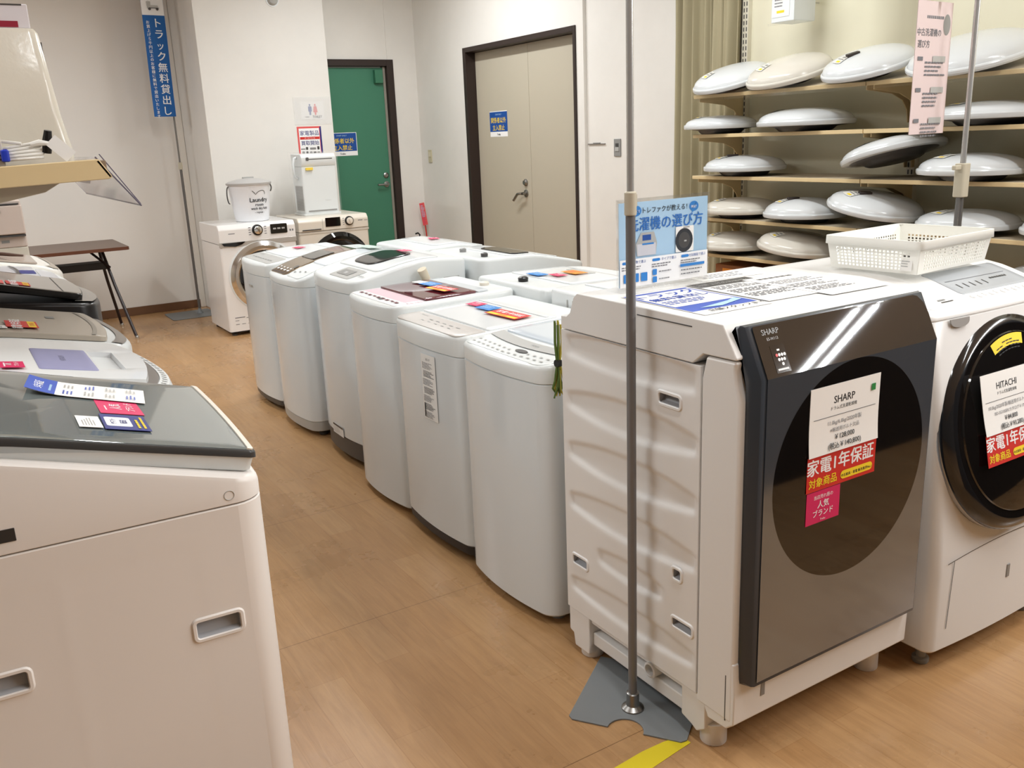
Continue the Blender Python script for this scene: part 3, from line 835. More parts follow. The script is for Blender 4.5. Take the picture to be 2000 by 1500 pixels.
g = G(); g.text('Frecious', 0.014, 0.06, 0.0, 0); g.v = [Vector((q.x, -0.1207, 0.115 + q.y)) for q in g.v]; g.build('lettering', LGREY, o, smooth=False)
g = G()
def film(u, v):
    a = u * 2 * PI
    ring = densify(rrect(-0.172, 0.172, -0.145, 0.138, 0.02, 3), 0.06)
    x, y = ring[int(u * len(ring)) % len(ring)]
    k = 1 + 0.02 * math.sin(a * 9 + v * 11) * v
    return (x * k, y * k, 0.02 + v * 0.5)
g.grid(film, 40, 10); g.build('wrap_film', FILM, o)

# folding table
TB = mat('table_top_brown', (104, 84, 72), 0.4); TE = mat('table_edge_brown', (98, 58, 38), 0.45)
TL = mat('table_leg_dark', (38, 26, 26), 0.35)
o = thing('folding_table', 'brown topped folding table with dark legs against the left wall', 'table', (0.35, 8.06, 0))
g = G(); g.prism(rrect(-0.9, 0.865, -0.36, 0.42, 0.02), 0.708, 0.732); g.build('table_top', TB, o)
g = G(); R1 = rrect(-0.903, 0.868, -0.363, 0.423, 0.022); R2 = rrect(-0.9005, 0.8655, -0.3605, 0.4205, 0.021)
g.loft([[(x, y, 0.706) for x, y in R2], [(x, y, 0.707) for x, y in R1], [(x, y, 0.730) for x, y in R1], [(x, y, 0.7315) for x, y in R2]], cap0=False, cap1=False); g.build('edge_band', TE, o)
for sx in (0.70, -0.74):
    for y0, y1 in ((-0.06, -0.445), (0.10, 0.25)):
        e = 0.11 if sx > 0 else -0.11
        g = G(); g.tube([(sx, y0, 0.705), (sx + e * 0.35, y0 + (y1 - y0) * 0.4, 0.42), (sx + e, y1, 0.012)], 0.0125, 10); l = g.build('leg', TL, o)
        g = G(); g.lathe([(0.016, 0), (0.017, 0.02), (0.0135, 0.03)], 12, T=Matrix.Translation((sx + e, y1, 0))); g.build('foot_cap', CHROME, l)
    g = G(); g.tube([(sx - 0.1 * (1 if sx > 0 else -1), -0.05, 0.70), (sx + 0.03 * (1 if sx > 0 else -1), -0.17, 0.56)], 0.01, 8); g.build('brace', TL, o)
g = G(); g.box(-0.75, 0.72, -0.14, 0.05, 0.545, 0.60); g.build('under_shelf', mat('under_shelf_dark', (24, 20, 20), 0.5), o, bevel=0.004)

# banner stand
o = thing('banner_stand', 'blue hanging banner with white vertical writing on a thin grey pole by the left wall', 'banner', (1.85, 8.42, 0))
g = G(); g.prism(rrect(-0.28, 0.12, -0.21, 0.19, 0.03), 0, 0.006); g.lathe([(0.03, 0.006), (0.016, 0.03), (0.013, 0.05)], 16); g.build('base_plate', mat('base_plate_grey', (126, 130, 132), 0.5, noise=0.1, nscale=60), o, bevel=0.002)
g = G(); g.tube([(0, 0, 0.01), (0, 0, 1.33)], 0.0115, 12); g.build('lower_pole', DPOLE, o)
g = G(); g.tube([(0, 0, 1.3), (0, 0, 2.86)], 0.008, 10); g.tube([(0, 0, 2.84), (-0.03, -0.05, 2.85), (-0.17, -0.055, 2.852)], 0.006, 8); g.build('upper_pole', STEELP, o)
g = G(); g.prism(rrect(-0.016, 0.016, -0.016, 0.016, 0.006), 1.285, 1.345); g.build('clamp', mat('clamp_ivory', (196, 188, 168), 0.4), o, bevel=0.002)
it = [('rect', 0, 0.4035, 0.176, 0.313, PRINTW), ('rect', 0, -0.1565, 0.176, 0.807, BANNERBLUE)]
it += [('text', 0.028, 0.158 - 0.0875 * k, c, 0.080 if k != 2 else 0.07, PRINTW, 'c', 0.012) for k, c in enumerate('トラック無料貸出し')]
it += [('text', -0.052, 0.18 - 0.0325 * k, c, 0.030, PRINTW, 'c', 0.01) for k, c in enumerate('お買上げ５千円以上のお客様に無料で貸出いたします')]
it += [('rect', 0.0, 0.312, 0.085, 0.022, LGREY), ('rect', -0.03, 0.335, 0.03, 0.035, LGREY), ('rect', 0.01, 0.303, 0.075, 0.005, DGREY), ('ell', -0.025, 0.295, 0.011, 0.011, DGREY), ('ell', 0.035, 0.295, 0.011, 0.011, DGREY), ('ell', -0.03, 0.385, 0.012, 0.016, MGREY)]
def bb(x, y):
    return 0.006 * math.sin(y * 5 + 0.5) + 0.004 * math.cos(x * 16)
sh = sheet('banner_cloth', 0.178, 1.12, it, BANNERBLUE, parent=o, bend=bb)
sh.matrix_local = Matrix.Translation((-0.075, -0.07, 2.29)) @ Matrix.Rotation(0.014, 4, 'Y') @ Matrix(((1, 0, 0, 0), (0, 0, -1, 0), (0, 1, 0, 0), (0, 0, 0, 1)))

# small drawer refrigerator behind the left row
o = thing('refrigerator', 'pinkish beige drawer refrigerator at the left edge behind the washers', 'refrigerator', (0.0, 6.1, 0))
FR = mat('refrigerator_pink_beige', (206, 190, 180), 0.35)
g = G(); g.box(-0.3, 0.388, -0.27, 0.33, 0.03, 0.96); g.build('cabinet', mat('refrigerator_base_beige', (212, 206, 192), 0.4), o, bevel=0.006)
g = G(); g.box(-0.3, 0.388, -0.31, -0.272, 1.035, 1.195); g.box(-0.3, 0.388, -0.27, 0.33, 0.96, 1.22); g.build('upper_drawer', FR, o, bevel=0.008)
g = G(); g.box(-0.3, 0.385, -0.305, -0.27, 1.022, 1.032); g.box(-0.3, 0.375, -0.305, -0.27, 1.198, 1.205); g.build('drawer_gap', DGREY, o)
g = G(); g.box(0.26, 0.30, -0.272, -0.271, 0.988, 1.003); g.box(0.20, 0.235, -0.272, -0.271, 0.99, 0.996); g.build('label_print', MGREY, o, smooth=False)
g = G(); g.box(0.14, 0.278, -0.325, -0.308, 1.155, 1.175); g.build('drawer_pull', STEELP, o, bevel=0.003)

# ------------------------------------------------------------------ tan counter shelf at the upper left with its goods
o = thing('counter_shelf', 'tan edged display shelf with a clear price flap jutting in at the upper left', 'shelf', (0, 2.6, 0))
o.rotation_euler.y = 0.0
TS = Matrix.Translation((0.4, 0, 1.444)) @ Matrix.Rotation(-0.034, 4, 'Y')
g = G(); g.M = TS; g.prism([(-1.1, -0.004), (-0.012, -0.004), (-0.012, -0.05), (-1.1, -0.05)], 0.012, 1.1, 'y'); g.build('board', mat('shelf_top_brownish', (140, 120, 100), 0.5), o, bevel=0.002)
g = G(); g.M = TS; g.prism([(-1.1, 0.0), (-0.03, 0.0), (-0.004, -0.046), (-0.012, -0.052), (-1.1, -0.052)], 0.0, 0.012, 'y'); g.prism([(-0.03, 0.0), (-0.004, -0.046), (-0.012, -0.052), (-0.04, -0.004)], 0.0, 1.1, 'y'); g.build('edge_board', TAN, o, bevel=0.003)
g = G(); g.M = TS; g.prism([(-1.1, -0.054), (-0.12, -0.054), (-0.16, -0.075), (-1.1, -0.22)], 0.1, 0.125, 'y'); g.build('bracket', mat('bracket_beige', (206, 194, 170), 0.5), o, bevel=0.002)
g = G(); g.M = TS
g.poly([(-0.035, 0.02, 0.006), (-0.035, 1.05, 0.006), (0.056, 1.05, -0.128), (0.056, 0.02, -0.128)])
g.poly([(-0.035, 0.02, 0.006), (-0.060, 0.02, -0.06), (-0.060, 1.05, -0.06), (-0.035, 1.05, 0.006)])
g.build('price_flap', mat('price_flap_plastic', (226, 226, 234), 0.06, spec=0.8, alpha=0.38), o, smooth=False, solid=0.002)
g = G(); g.M = TS
g.tube([(-0.035, 0.02, 0.006), (0.056, 0.02, -0.128)], 0.0022, 6); g.tube([(-0.02, 0.05, 0.012), (0.061, 0.05, -0.126)], 0.0016, 6); g.tube([(0.056, 0.02, -0.128), (0.056, 1.05, -0.128)], 0.0022, 6)
g.build('flap_rim', mat('flap_rim_violet', (104, 96, 112), 0.2), o)
g = G(); g.box(-1.15, -1.1, 0.0, 1.1, 0.0, 1.9); g.build('back_upright', STD, o, bevel=0.004)

WRAP = mat('stretch_wrapped_white', (226, 220, 206), 0.18, spec=0.6, noise=0.5, nscale=22)
o = thing('wrapped_appliance', 'tall white appliance in stretch film standing on the upper left shelf', 'appliance', (0.17, 2.85, 1.436))
g = G()
def sec(x0, x1, y0, y1, z, r):
    return [(x, y, z) for x, y in rrect(x0, x1, y0, y1, r, 5)]
g.loft([sec(-0.2, 0.165, -0.1, 0.12, 0.0, 0.025), sec(-0.2, 0.165, -0.1, 0.12, 0.03, 0.025), sec(-0.2, 0.150, -0.09, 0.11, 0.12, 0.025), sec(-0.2, 0.128, -0.08, 0.10, 0.33, 0.025), sec(-0.2, 0.12, -0.075, 0.095, 0.341, 0.02)])
g.build('body', WRAP, o)
g = G(); g.tube([(-0.11 + 0.03 * math.cos(2 * PI * k / 20), -0.083 - 0.008, 0.28 + 0.03 * math.sin(2 * PI * k / 20)) for k in range(21)], 0.0012, 5); g.build('round_badge', LGREY, o)
g = G(); g.box(0.129, 0.134, -0.05, 0.03, 0.22, 0.31); g.box(0.145, 0.152, -0.05, 0.05, 0.05, 0.12, 1); g.build('side_sticker', [DGREY, mat('amber_sticker', (206, 150, 70), 0.5)], o, smooth=False)
o = thing('flat_carton', 'flat white and maroon carton lying on the wrapped appliance', 'box', (0.17, 2.86, 1.778))
g = G(); g.box(-0.2, 0.113, -0.07, 0.08, 0.0, 0.06); g.build('carton_body', mat('carton_white', (226, 220, 224), 0.5), o, bevel=0.003)
g = G(); g.box(-0.15, 0.085, -0.0715, -0.07, 0.003, 0.018); g.box(-0.03, 0.10, -0.0715, -0.07, 0.056, 0.0595, 1); g.build('carton_print', [mat('maroon_print', (150, 26, 50), 0.5), DGREY], o, smooth=False)
o = thing('white_box', 'small white box with dark print at the left edge of the upper left shelf', 'box', (-0.062, 2.71, 1.430))
g = G(); g.M = Matrix.Rotation(-0.02, 4, 'Y'); g.box(-0.2, 0.222, -0.06, 0.02, 0, 0.10); g.build('carton_body', mat('white_carton', (222, 216, 204), 0.6), o, bevel=0.002)
g = G(); g.box(0.19, 0.215, -0.0612, -0.06, 0.02, 0.024); g.box(0.19, 0.215, -0.0612, -0.06, 0.03, 0.034); g.box(0.18, 0.212, -0.0612, -0.06, 0.05, 0.064); g.build('carton_print', DGREY, o, smooth=False)
o = thing('power_cord', 'coiled white power cord with blue ties and a black plug on the upper left shelf', 'cord', (0.222, 2.645, 1.4435))
CORD = mat('white_cord', (236, 234, 228), 0.35)
g = G()
for k in range(5):
    z = 0.006 + 0.007 * k; s_ = 0.9 + 0.05 * (k % 3)
    pts = []
    for i in range(25):
        a = 2 * PI * i / 24
        pts.append((-0.02 + 0.048 * s_ * math.cos(a), 0.005 * k + 0.018 * math.sin(a), z + 0.008 * (1 + math.cos(a)) * (0.4 + 0.25 * k) * 0.6))
    g.tube(pts, 0.0038, 7)
g.tube([(-0.02, 0, 0.045), (-0.06, 0.01, 0.052), (-0.10, 0.03, 0.055)], 0.004, 7)
g.tube([(0.0, -0.01, 0.042), (0.02, -0.012, 0.046), (0.042, -0.012, 0.043)], [0.006, 0.008, 0.005], 8)
g.build('cord', CORD, o)
g = G(); g.prism(rrect(-0.07, -0.052, -0.024, 0.024, 0.006), 0.002, 0.032); g.build('cable_tie', mat('blue_tie', (36, 62, 190), 0.4), o, bevel=0.004)
g = G(); g.tube([(0.035, 0.005, 0.02), (0.04, 0.0, 0.05), (0.045, -0.005, 0.075)], [0.011, 0.012, 0.009], 10); g.build('plug', BLACK, o)
sh = sheet('hang_tag', 0.034, 0.062, [], PAPER, parent=o)
sh.matrix_local = Matrix.Translation((0.066, -0.024, 0.030)) @ Matrix.Rotation(-0.75, 4, 'Y') @ Matrix(((1, 0, 0, 0), (0, 0.25, -0.97, 0), (0, 0.97, 0.25, 0), (0, 0, 0, 1)))

# ------------------------------------------------------------------ top loading washers
def plan(w, d, bulge, rf, rb, inset=0.0, step=0.04):
    pts = densify(rrect(-w / 2, w / 2, -d / 2, d / 2, rf, 6, rb), step)
    n = len(pts)
    out = []
    for i, (x, y) in enumerate(pts):
        (ax, ay), (bx, by) = pts[i - 1], pts[(i + 1) % n]
        tx, ty = bx - ax, by - ay
        l = math.hypot(tx, ty) or 1.0
        x, y = x - ty / l * inset, y + tx / l * inset
        k = max(0.0, -y / (d / 2))
        out.append((x, y - bulge * (1 - (2 * x / w) ** 2) * k))
    return out

def prof(pairs):
    """height of the top as a function of the distance from front to back (smoothed polyline)"""
    def f(x, y):
        if y <= pairs[0][0]: return pairs[0][1]
        for (a, za), (b, zb) in zip(pairs, pairs[1:]):
            if y <= b:
                t = (y - a) / (b - a)
                return za + (zb - za) * t
        return pairs[-1][1]
    def s(x, y):
        return (f(x, y - 0.02) + 2 * f(x, y) + f(x, y + 0.02)) / 4
    return s

def lean_at(L, z):
    for (a, p), (b, q) in zip(L, L[1:]):
        if z <= b: return p + (q - p) * (z - a) / (b - a)
    return L[-1][1]

class Washer:
    def __init__(s, label, x, y, rz, w, d, seam, pairs, bulge=0.03, rf=0.05, rb=0.03, zb=0.03, body=None, cover=None, base=None, base_h=0.0, lean=None, name='washing_machine', group=None, roll=0.014):
        s.w, s.d, s.bulge, s.rf, s.rb = w, d, bulge, rf, rb
        s.zf = prof(pairs)
        s.o = thing(name, label, 'washing machine', (x, y, 0), rz, group)
        body = body or STEEL; cover = cover or WHITE
        P0 = P = lambda i=0.0: plan(w, d, bulge, rf, rb, i)
        def PL(i, z):
            k = lean_at(lean, z) if lean else 0.0
            return [(a, b + k * max(0.0, -b / (d / 2))) for a, b in P0(i)]
        z0 = zb
        if base_h:
            g = G()
            g.loft([[(a, b, zb) for a, b in P(0.010)], [(a, b, zb + 0.004) for a, b in P(0.006)], [(a, b, zb + base_h) for a, b in P(0.004)]])
            g.build('base', base, s.o)
            z0 = zb + base_h
        g = G()
        mid = [[(a, b, zz) for a, b in PL(0.001, zz)] for zz in (0.3, 0.42, 0.55, 0.68, 0.78, 0.87)] if lean else []
        g.loft([[(a, b, z0) for a, b in PL(0.006, z0)], [(a, b, z0 + 0.006) for a, b in PL(0.001, z0)]] + mid + [[(a, b, seam - 0.003) for a, b in PL(0.001, seam)], [(a, b, seam) for a, b in PL(0.005, seam)]])
        g.build('cabinet', body, s.o)
        g = G()
        P = lambda i=0.0: PL(i, seam)
        R = [[(a, b, seam) for a, b in P(0.004)], [(a, b, seam + 0.003) for a, b in P(0.0)]]
        for i, dr in ((0.0, roll), (roll * 0.12, roll * 0.55), (roll * 0.4, roll * 0.2), (roll, 0.0)):
            R.append([(a, b, s.zf(a, b) - dr) for a, b in P(i)])
        base_o = P(roll)
        for k in (0.93, 0.86, 0.78, 0.68, 0.56, 0.44, 0.32, 0.2, 0.08, 0.01):
            R.append([(a * k, b * k, s.zf(a * k, b * k)) for a, b in base_o])
        g.loft(R)
        g.build('top_cover', cover, s.o, angle=40)
        for sx in (-1, 1):
            for sy in (-1, 1):
                g = G()
                g.lathe([(0.021, 0.0), (0.023, 0.004), (0.023, 0.014), (0.014, 0.018), (0.014, zb + 0.006)], 16, T=Matrix.Translation((sx * (w / 2 - 0.06), sy * (d / 2 - 0.06), 0)))
                g.build('foot', MGREY if base_h == 0 else DGREY, s.o)
    def patch(s, name, m, outl, dz=0.002, drop=0.004, parent=None):
        g = G(); g.cap(densify(outl, 0.04), s.zf, dz, drop)
        return g.build(name, m, parent or s.o, angle=40)
    def flat(s, name, items, parent=None, dz=0.0045):
        """print on the top: items are (x0, x1, y0, y1) boxes or (text, x, y, size)"""
        g = G(); mats = []
        for it in items:
            m = it[-1]
            if m not in mats: mats.append(m)
            k = mats.index(m)
            if isinstance(it[0], str):
                n0 = len(g.v)
                g.text(it[0], it[3], it[1], it[2], 0, k)
                for q in g.v[n0:]:
                    q.z = s.zf(q.x, q.y) + dz
            else:
                x0, x1, y0, y1 = it[:4]
                g.poly([(x, y, s.zf(x, y) + dz) for x, y in ((x0, y0), (x1, y0), (x1, y1), (x0, y1))], k)
        return g.build(name, mats, parent or s.o, smooth=False)
    def world(s, x, y, dz=0.0):
        return s.o.matrix_basis @ Vector((x, y, s.zf(x, y) + dz)) if False else Matrix.Translation(s.o.location) @ Matrix.Rotation(s.o.rotation_euler.z, 4, 'Z') @ Vector((x, y, s.zf(x, y) + dz))
    def lay(s, o, x, y, rot=0.0, dz=0.006, h=0.05):
        """lay a sheet on the top, following its slope"""
        c = s.world(x, y, dz)
        ux, uy = math.cos(rot), math.sin(rot)
        a = s.world(x + ux * h, y + uy * h, dz) - s.world(x - ux * h, y - uy * h, dz)
        b = s.world(x - uy * h, y + ux * h, dz) - s.world(x + uy * h, y - ux * h, dz)
        zc = (s.world(x + ux * h, y + uy * h, dz) + s.world(x - ux * h, y - uy * h, dz) + s.world(x - uy * h, y + ux * h, dz) + s.world(x + uy * h, y - ux * h, dz)) / 4
        c.z = max(c.z, zc.z)
        return frame(o, c, a, b)
    def front(s, o, x, z, w=0.05):
        """stand a sheet upright against the curved front"""
        def q(xx):
            return Matrix.Translation(s.o.location) @ Matrix.Rotation(s.o.rotation_euler.z, 4, 'Z') @ Vector((xx, -s.d / 2 - s.bulge * (1 - (2 * xx / s.w) ** 2) - 0.0025, z))
        return frame(o, (q(x) + q(x + w / 2) + q(x - w / 2)) / 3, q(x + w / 2) - q(x - w / 2), (0, 0, 1))

H90 = PI / 2
def brand_card(label, n='popular_brand_card'):
    return sheet(n, 0.074, 0.052, [('lines', 0, 0.016, 0.05, 0.008, 1, PRINTW), ('text', 0, 0.002, '人気', 0.014, PRINTW, 'c', 0.01), ('text', 0, -0.014, 'ブランド', 0.012, PRINTW, 'c', 0.01)], PINK, label, 'card')
def blue_card(label):
    return sheet('blue_price_card', 0.095, 0.06, [('lines', 0, 0.005, 0.075, 0.035, 3, SKY)], MBLUE, label, 'card')
def warranty_card(label, w=0.15, h=0.07):
    return sheet('warranty_card', w, h, [('text', 0, 0.003, '家電1年保証', h * 0.38, PRINTW, 'c', 0.02), ('rect', 0, -h * 0.32, w * 0.92, h * 0.24, YEL), ('text', 0, -h * 0.39, '対象商品', h * 0.2, RED)], RED, label, 'card')

# ---- centre row, fronts to the aisle (six machines, from the far end)
# 1: far end
w1 = Washer('white washer with a grey control panel, farthest in the centre row', 1.715, 5.085, -H90, 0.52, 0.54, 0.765, [(-0.30, 0.832), (-0.16, 0.852), (0.0, 0.866), (0.27, 0.872)], rf=0.05, zb=0.03, base=DGREY, base_h=0.03)
w1.patch('control_panel', LGREY, rrect(-0.235, 0.235, -0.262, -0.15, 0.03), 0.002)
w1.patch('lid', mat('lid_white', (230, 233, 234), 0.14), rrect(-0.22, 0.22, -0.135, 0.16, 0.02), 0.006, 0.006)
w1.flat('panel_print', [('HITACHI', -0.15, -0.178, 0.016, MGREY)] + [(-0.16 + 0.045 * k, -0.135 + 0.045 * k, -0.225, -0.219, MGREY) for k in range(8)])
g = G(); g.box(0.261, 0.2625, -0.14, -0.02, 0.66, 0.72); g.box(-0.03, 0.03, -0.305, -0.3035, 0.695, 0.705); g.build('maker_print', LGREY, w1.o, smooth=False)
w1.lay(brand_card('small pink card on the farthest washer of the centre row'), -0.06, 0.02, 0.15, 0.012)
# 2: bronze strip
w2 = Washer('white washer with a bronze control strip running over its arched top', 1.70, 4.52, -H90, 0.52, 0.54, 0.775, [(-0.31, 0.812), (-0.27, 0.815), (-0.2, 0.842), (-0.1, 0.872), (0.0, 0.893), (0.12, 0.908), (0.27, 0.905)], rf=0.06, zb=0.03, bulge=0.035, base=LGREY, base_h=0.05)
BRZ = mat('bronze_gloss_strip', (128, 110, 88), 0.12, metal=0.35, coat=0.3)
w2.patch('control_strip', BRZ, rrect(-0.225, 0.02, -0.27, 0.14, 0.03), 0.004, 0.005)
w2.patch('window', BLACKG, rrect(-0.20, -0.01, -0.10, 0.02, 0.012), 0.007, 0.004)
w2.patch('button_strip', WHITE, rrect(0.03, 0.225, -0.27, -0.13, 0.03), 0.004, 0.005)
w2.patch('lid_rib', mat('lid_bluish_white', (236, 240, 246), 0.12), rrect(0.03, 0.225, -0.12, 0.16, 0.02), 0.006, 0.006)
w2.flat('panel_print', [(-0.18 + 0.05 * k, -0.155 + 0.05 * k, -0.245, -0.235, PRINTW) for k in range(4)] + [(-0.18 + 0.05 * k, -0.165 + 0.05 * k, -0.225, -0.217, PRINTW) for k in range(4)] + [(-0.03, 0.0, -0.21, -0.18, BLACKG)] + [(0.06 + 0.05 * k, 0.08 + 0.05 * k, -0.235 + 0.01 * k, -0.228 + 0.01 * k, MGREY) for k in range(3)], dz=0.0075)
w2.lay(sheet('glossy_leaflet', 0.17, 0.09, [('rect', 0, 0, 0.16, 0.08, mat('pale_mint_print', (214, 228, 222), 0.3))], FILM, 'clear glossy leaflet lying at the back of the bronze strip washer', 'leaflet'), 0.02, 0.20, 0.1, 0.012)
# 3: rounded dark window
w3 = Washer('tall white washer with a rounded dark lid window and dark grey base', 1.735, 3.90, -H90, 0.545, 0.55, 0.815, [(-0.31, 0.872), (-0.27, 0.874), (-0.17, 0.897), (-0.05, 0.924), (0.05, 0.938), (0.14, 0.937), (0.275, 0.925)], rf=0.06, zb=0.03, bulge=0.035, base=DGREY, base_h=0.085)
w3.patch('control_panel', LGREY, rrect(-0.06, 0.16, -0.27, -0.17, 0.012), 0.003)
w3.flat('panel_print', [(-0.03, 0.10, -0.245, -0.195, MGREY), (0.02, 0.05, -0.232, -0.215, PRINTW)] + [(0.18 + 0.02 * k, 0.192 + 0.02 * k, -0.225, -0.218, MGREY) for k in range(3)])
w3.patch('lid', mat('lid_white', (230, 233, 234), 0.14), rrect(-0.235, 0.235, -0.155, 0.16, 0.04), 0.005, 0.006)
w3.patch('lid_window', mat('smoked_window', (40, 40, 42), 0.08, spec=0.4), rrect(-0.16, 0.10, -0.12, 0.10, 0.07, 8), 0.009, 0.004)
w3.lay(brand_card('small pink card beside the rounded dark lid window'), -0.03, 0.105, 0.0, 0.014)
g = G(); g.tube([(0.283, 0.065, 0.72), (0.292, 0.07, 0.78), (0.31, 0.05, 0.84), (0.318, 0.02, 0.905)], [0.017, 0.018, 0.019, 0.021], 14)
for k in range(5):
    g.lathe([(0.0165, 0), (0.021, 0.004), (0.0165, 0.008)], 14, T=Matrix.Translation((0.288 + 0.004 * k, 0.068 - 0.003 * k, 0.74 + 0.016 * k)))
g.build('drain_hose', BEIGEH, w3.o)
g = G(); g.box(0.2725, 0.2745, 0.1, 0.11, 0.82, 0.85, 0); g.box(0.2725, 0.2735, 0.15, 0.23, 0.825, 0.85, 1); g.build('side_label', [DGREY, LGREY], w3.o, smooth=False)
o = sheet('efficiency_label', 0.135, 0.05, [('rect', 0, 0.018, 0.13, 0.01, DGREY), ('lines', -0.01, -0.004, 0.10, 0.03, 4, LGREY)], mat('label_offwhite', (232, 232, 230), 0.5), 'pale label with a dark bar low on the front of the dark based washer', 'label')
w3.front(o, -0.02, 0.14, 0.12)
# 4: pink control strip
w4 = Washer('white washer with a pink control strip and clear maroon lid', 1.655, 3.315, -H90, 0.49, 0.53, 0.785, [(-0.30, 0.848), (-0.25, 0.852), (0.265, 0.862)], rf=0.045, zb=0.025, roll=0.014)
w4.patch('control_panel', mat('pale_pink_panel', (232, 194, 204), 0.3), rrect(-0.215, 0.215, -0.205, -0.135, 0.006), 0.002)
w4.patch('button_strip', mat('strip_white', (240, 238, 238), 0.3), rrect(-0.215, 0.215, -0.262, -0.205, 0.014), 0.002)
w4.flat('button_print', [(-0.18 + 0.042 * k, -0.155 + 0.042 * k, -0.238 + 0.004 * (k % 2), -0.224, mat('maroon_ink', (110, 50, 62), 0.6)) for k in range(9)] + [(0.02, 0.05, -0.245, -0.222, DGREY)])
w4.patch('lid', mat('clear_maroon_lid', (96, 34, 44), 0.05, spec=0.7, coat=0.4), rrect(-0.215, 0.215, -0.128, 0.10, 0.01), 0.008, 0.008)
w4.patch('lid_rear', mat('lid_rear_grey', (212, 218, 222), 0.12), rrect(-0.215, 0.215, 0.104, 0.155, 0.008), 0.007, 0.006)
g = G(); g.lathe([(0.02, 0.86), (0.021, 0.872), (0.014, 0.876)], 18, T=Matrix.Translation((0.08, 0.215, 0))); g.build('inlet_cap', CREAM, w4.o)
w4.lay(sheet('receipt_slip', 0.07, 0.045, [], PAPER, 'plain white slip at the left of the cards on the maroon lid', 'slip'), -0.145, 0.03, 0.15, 0.013)
w4.lay(blue_card('blue price card on the maroon lid'), -0.06, 0.035, 0.1, 0.0145)
w4.lay(warranty_card('red and yellow warranty card on the maroon lid'), 0.085, 0.01, 0.1, 0.016)
# 5: beige control panel
w5 = Washer('white washer with a beige control panel and a tall energy label on its front', 1.642, 2.805, -H90, 0.53, 0.54, 0.752, [(-0.30, 0.820), (-0.25, 0.826), (0.27, 0.838)], rf=0.05, zb=0.03, bulge=0.025, base=mat('washer_base_black', (46, 42, 42), 0.5), base_h=0.035, roll=0.014)
w5.patch('control_panel', mat('greige_panel', (190, 184, 178), 0.32), rrect(-0.247, 0.247, -0.274, -0.165, 0.04, rb=0.006), 0.002)
w5.flat('panel_print', [('Panasonic', -0.16, -0.19, 0.014, MGREY)] + [(-0.08 + 0.05 * k, -0.055 + 0.05 * k, -0.212, -0.207, MGREY) for k in range(5)] + [(-0.1 + 0.05 * k, -0.082 + 0.05 * k, -0.236, -0.231, MGREY) for k in range(5)], dz=0.003)
w5.patch('lid', mat('lid_white', (230, 233, 234), 0.14), rrect(-0.245, 0.245, -0.155, 0.13, 0.012), 0.006, 0.008)
w5.patch('lid_fold', WHITE, rrect(-0.235, 0.235, 0.085, 0.10, 0.004), 0.009, 0.003)
w5.lay(brand_card('small pink card at the left end of the card row on the beige panel washer'), -0.155, 0.03, 0.1, 0.012)
w5.lay(blue_card('blue price card on the lid of the beige panel washer'), -0.055, 0.022, 0.08, 0.0125)
w5.lay(warranty_card('red and yellow warranty card on the lid of the beige panel washer', 0.19, 0.075), 0.105, 0.008, 0.06, 0.013)
it = [('text', 0, 0.098, '省エネ', 0.01, INK)]
for k in range(7):
    yy = 0.088 - 0.03 * k
    it += [('lines', -0.004 + 0.006 * (k % 2), yy - 0.01, 0.075, 0.024, 5, INK if k % 2 else GINK)]
it += [('rect', -0.036, -0.085, 0.006, 0.05, INK)]
o = sheet('energy_label', 0.098, 0.238, it, mat('label_white', (240, 240, 238), 0.5), 'tall white energy label on the front of the beige panel washer', 'label')
w5.front(o, 0.055, 0.615, 0.09)
g = G(); g.box(0.02, 0.09, -0.29, -0.2885, 0.115, 0.121); g.box(0.05, 0.08, -0.29, -0.2885, 0.105, 0.11); g.build('model_print', LGREY, w5.o, smooth=False)
# 6: nearest
w6 = Washer('white washer with a grey curved strip and glossy bluish lid, beside the dark glass washer', 1.632, 2.285, -H90, 0.50, 0.54, 0.77, [(-0.30, 0.822), (-0.27, 0.824), (-0.1, 0.836), (0.27, 0.842)], rf=0.05, zb=0.03, bulge=0.03)
w6.patch('control_panel', WHITE, rrect(-0.225, 0.225, -0.272, -0.20, 0.04, rb=0.006), 0.0015)
def arc_strip(y0, y1, bow, n=16, hw=0.225):
    lo = [(-hw + 2 * hw * i / n, y0 - bow * (1 - (2 * i / n - 1) ** 2)) for i in range(n + 1)]
    hi = [(hw - 2 * hw * i / n, y1 - bow * 0.6 * (1 - (2 * i / n - 1) ** 2)) for i in range(n + 1)]
    return lo + hi
g = G()
n = 20
for i in range(n):
    def pt(u, v):
        x = -0.225 + 0.45 * u; y = (-0.165 + 0.05 * v) - 0.028 * (1 - (2 * u - 1) ** 2); return (x, y, w6.zf(x, y) + 0.003)
    g.poly([pt(i / n, 0), pt((i + 1) / n, 0), pt((i + 1) / n, 1), pt(i / n, 1)])
g.build('curved_strip', LGREY, w6.o, smooth=False)
w6.patch('lid', mat('glossy_bluish_lid', (224, 234, 244), 0.06, spec=0.7, coat=0.4), rrect(-0.215, 0.215, -0.115, 0.14, 0.02), 0.006, 0.006)
w6.patch('dial_button', DGREY, [(0.05 + 0.03 * math.cos(2 * PI * k / 20), -0.222 + 0.012 * math.sin(2 * PI * k / 20)) for k in range(20)], 0.004)
w6.flat('panel_print', [(-0.20 + 0.032 * k, -0.185 + 0.032 * k, -0.25 - 0.012 * (1 - abs(k - 6) / 6), -0.243 - 0.012 * (1 - abs(k - 6) / 6), LGREY) for k in range(13)] + [(-0.20 + 0.032 * k, -0.188 + 0.032 * k, -0.225 - 0.012 * (1 - abs(k - 6) / 6), -0.217 - 0.012 * (1 - abs(k - 6) / 6), LGREY) for k in range(13) if k not in (7, 8)] + [('AQUA', 0.04, -0.168, 0.014, MGREY)], dz=0.004)
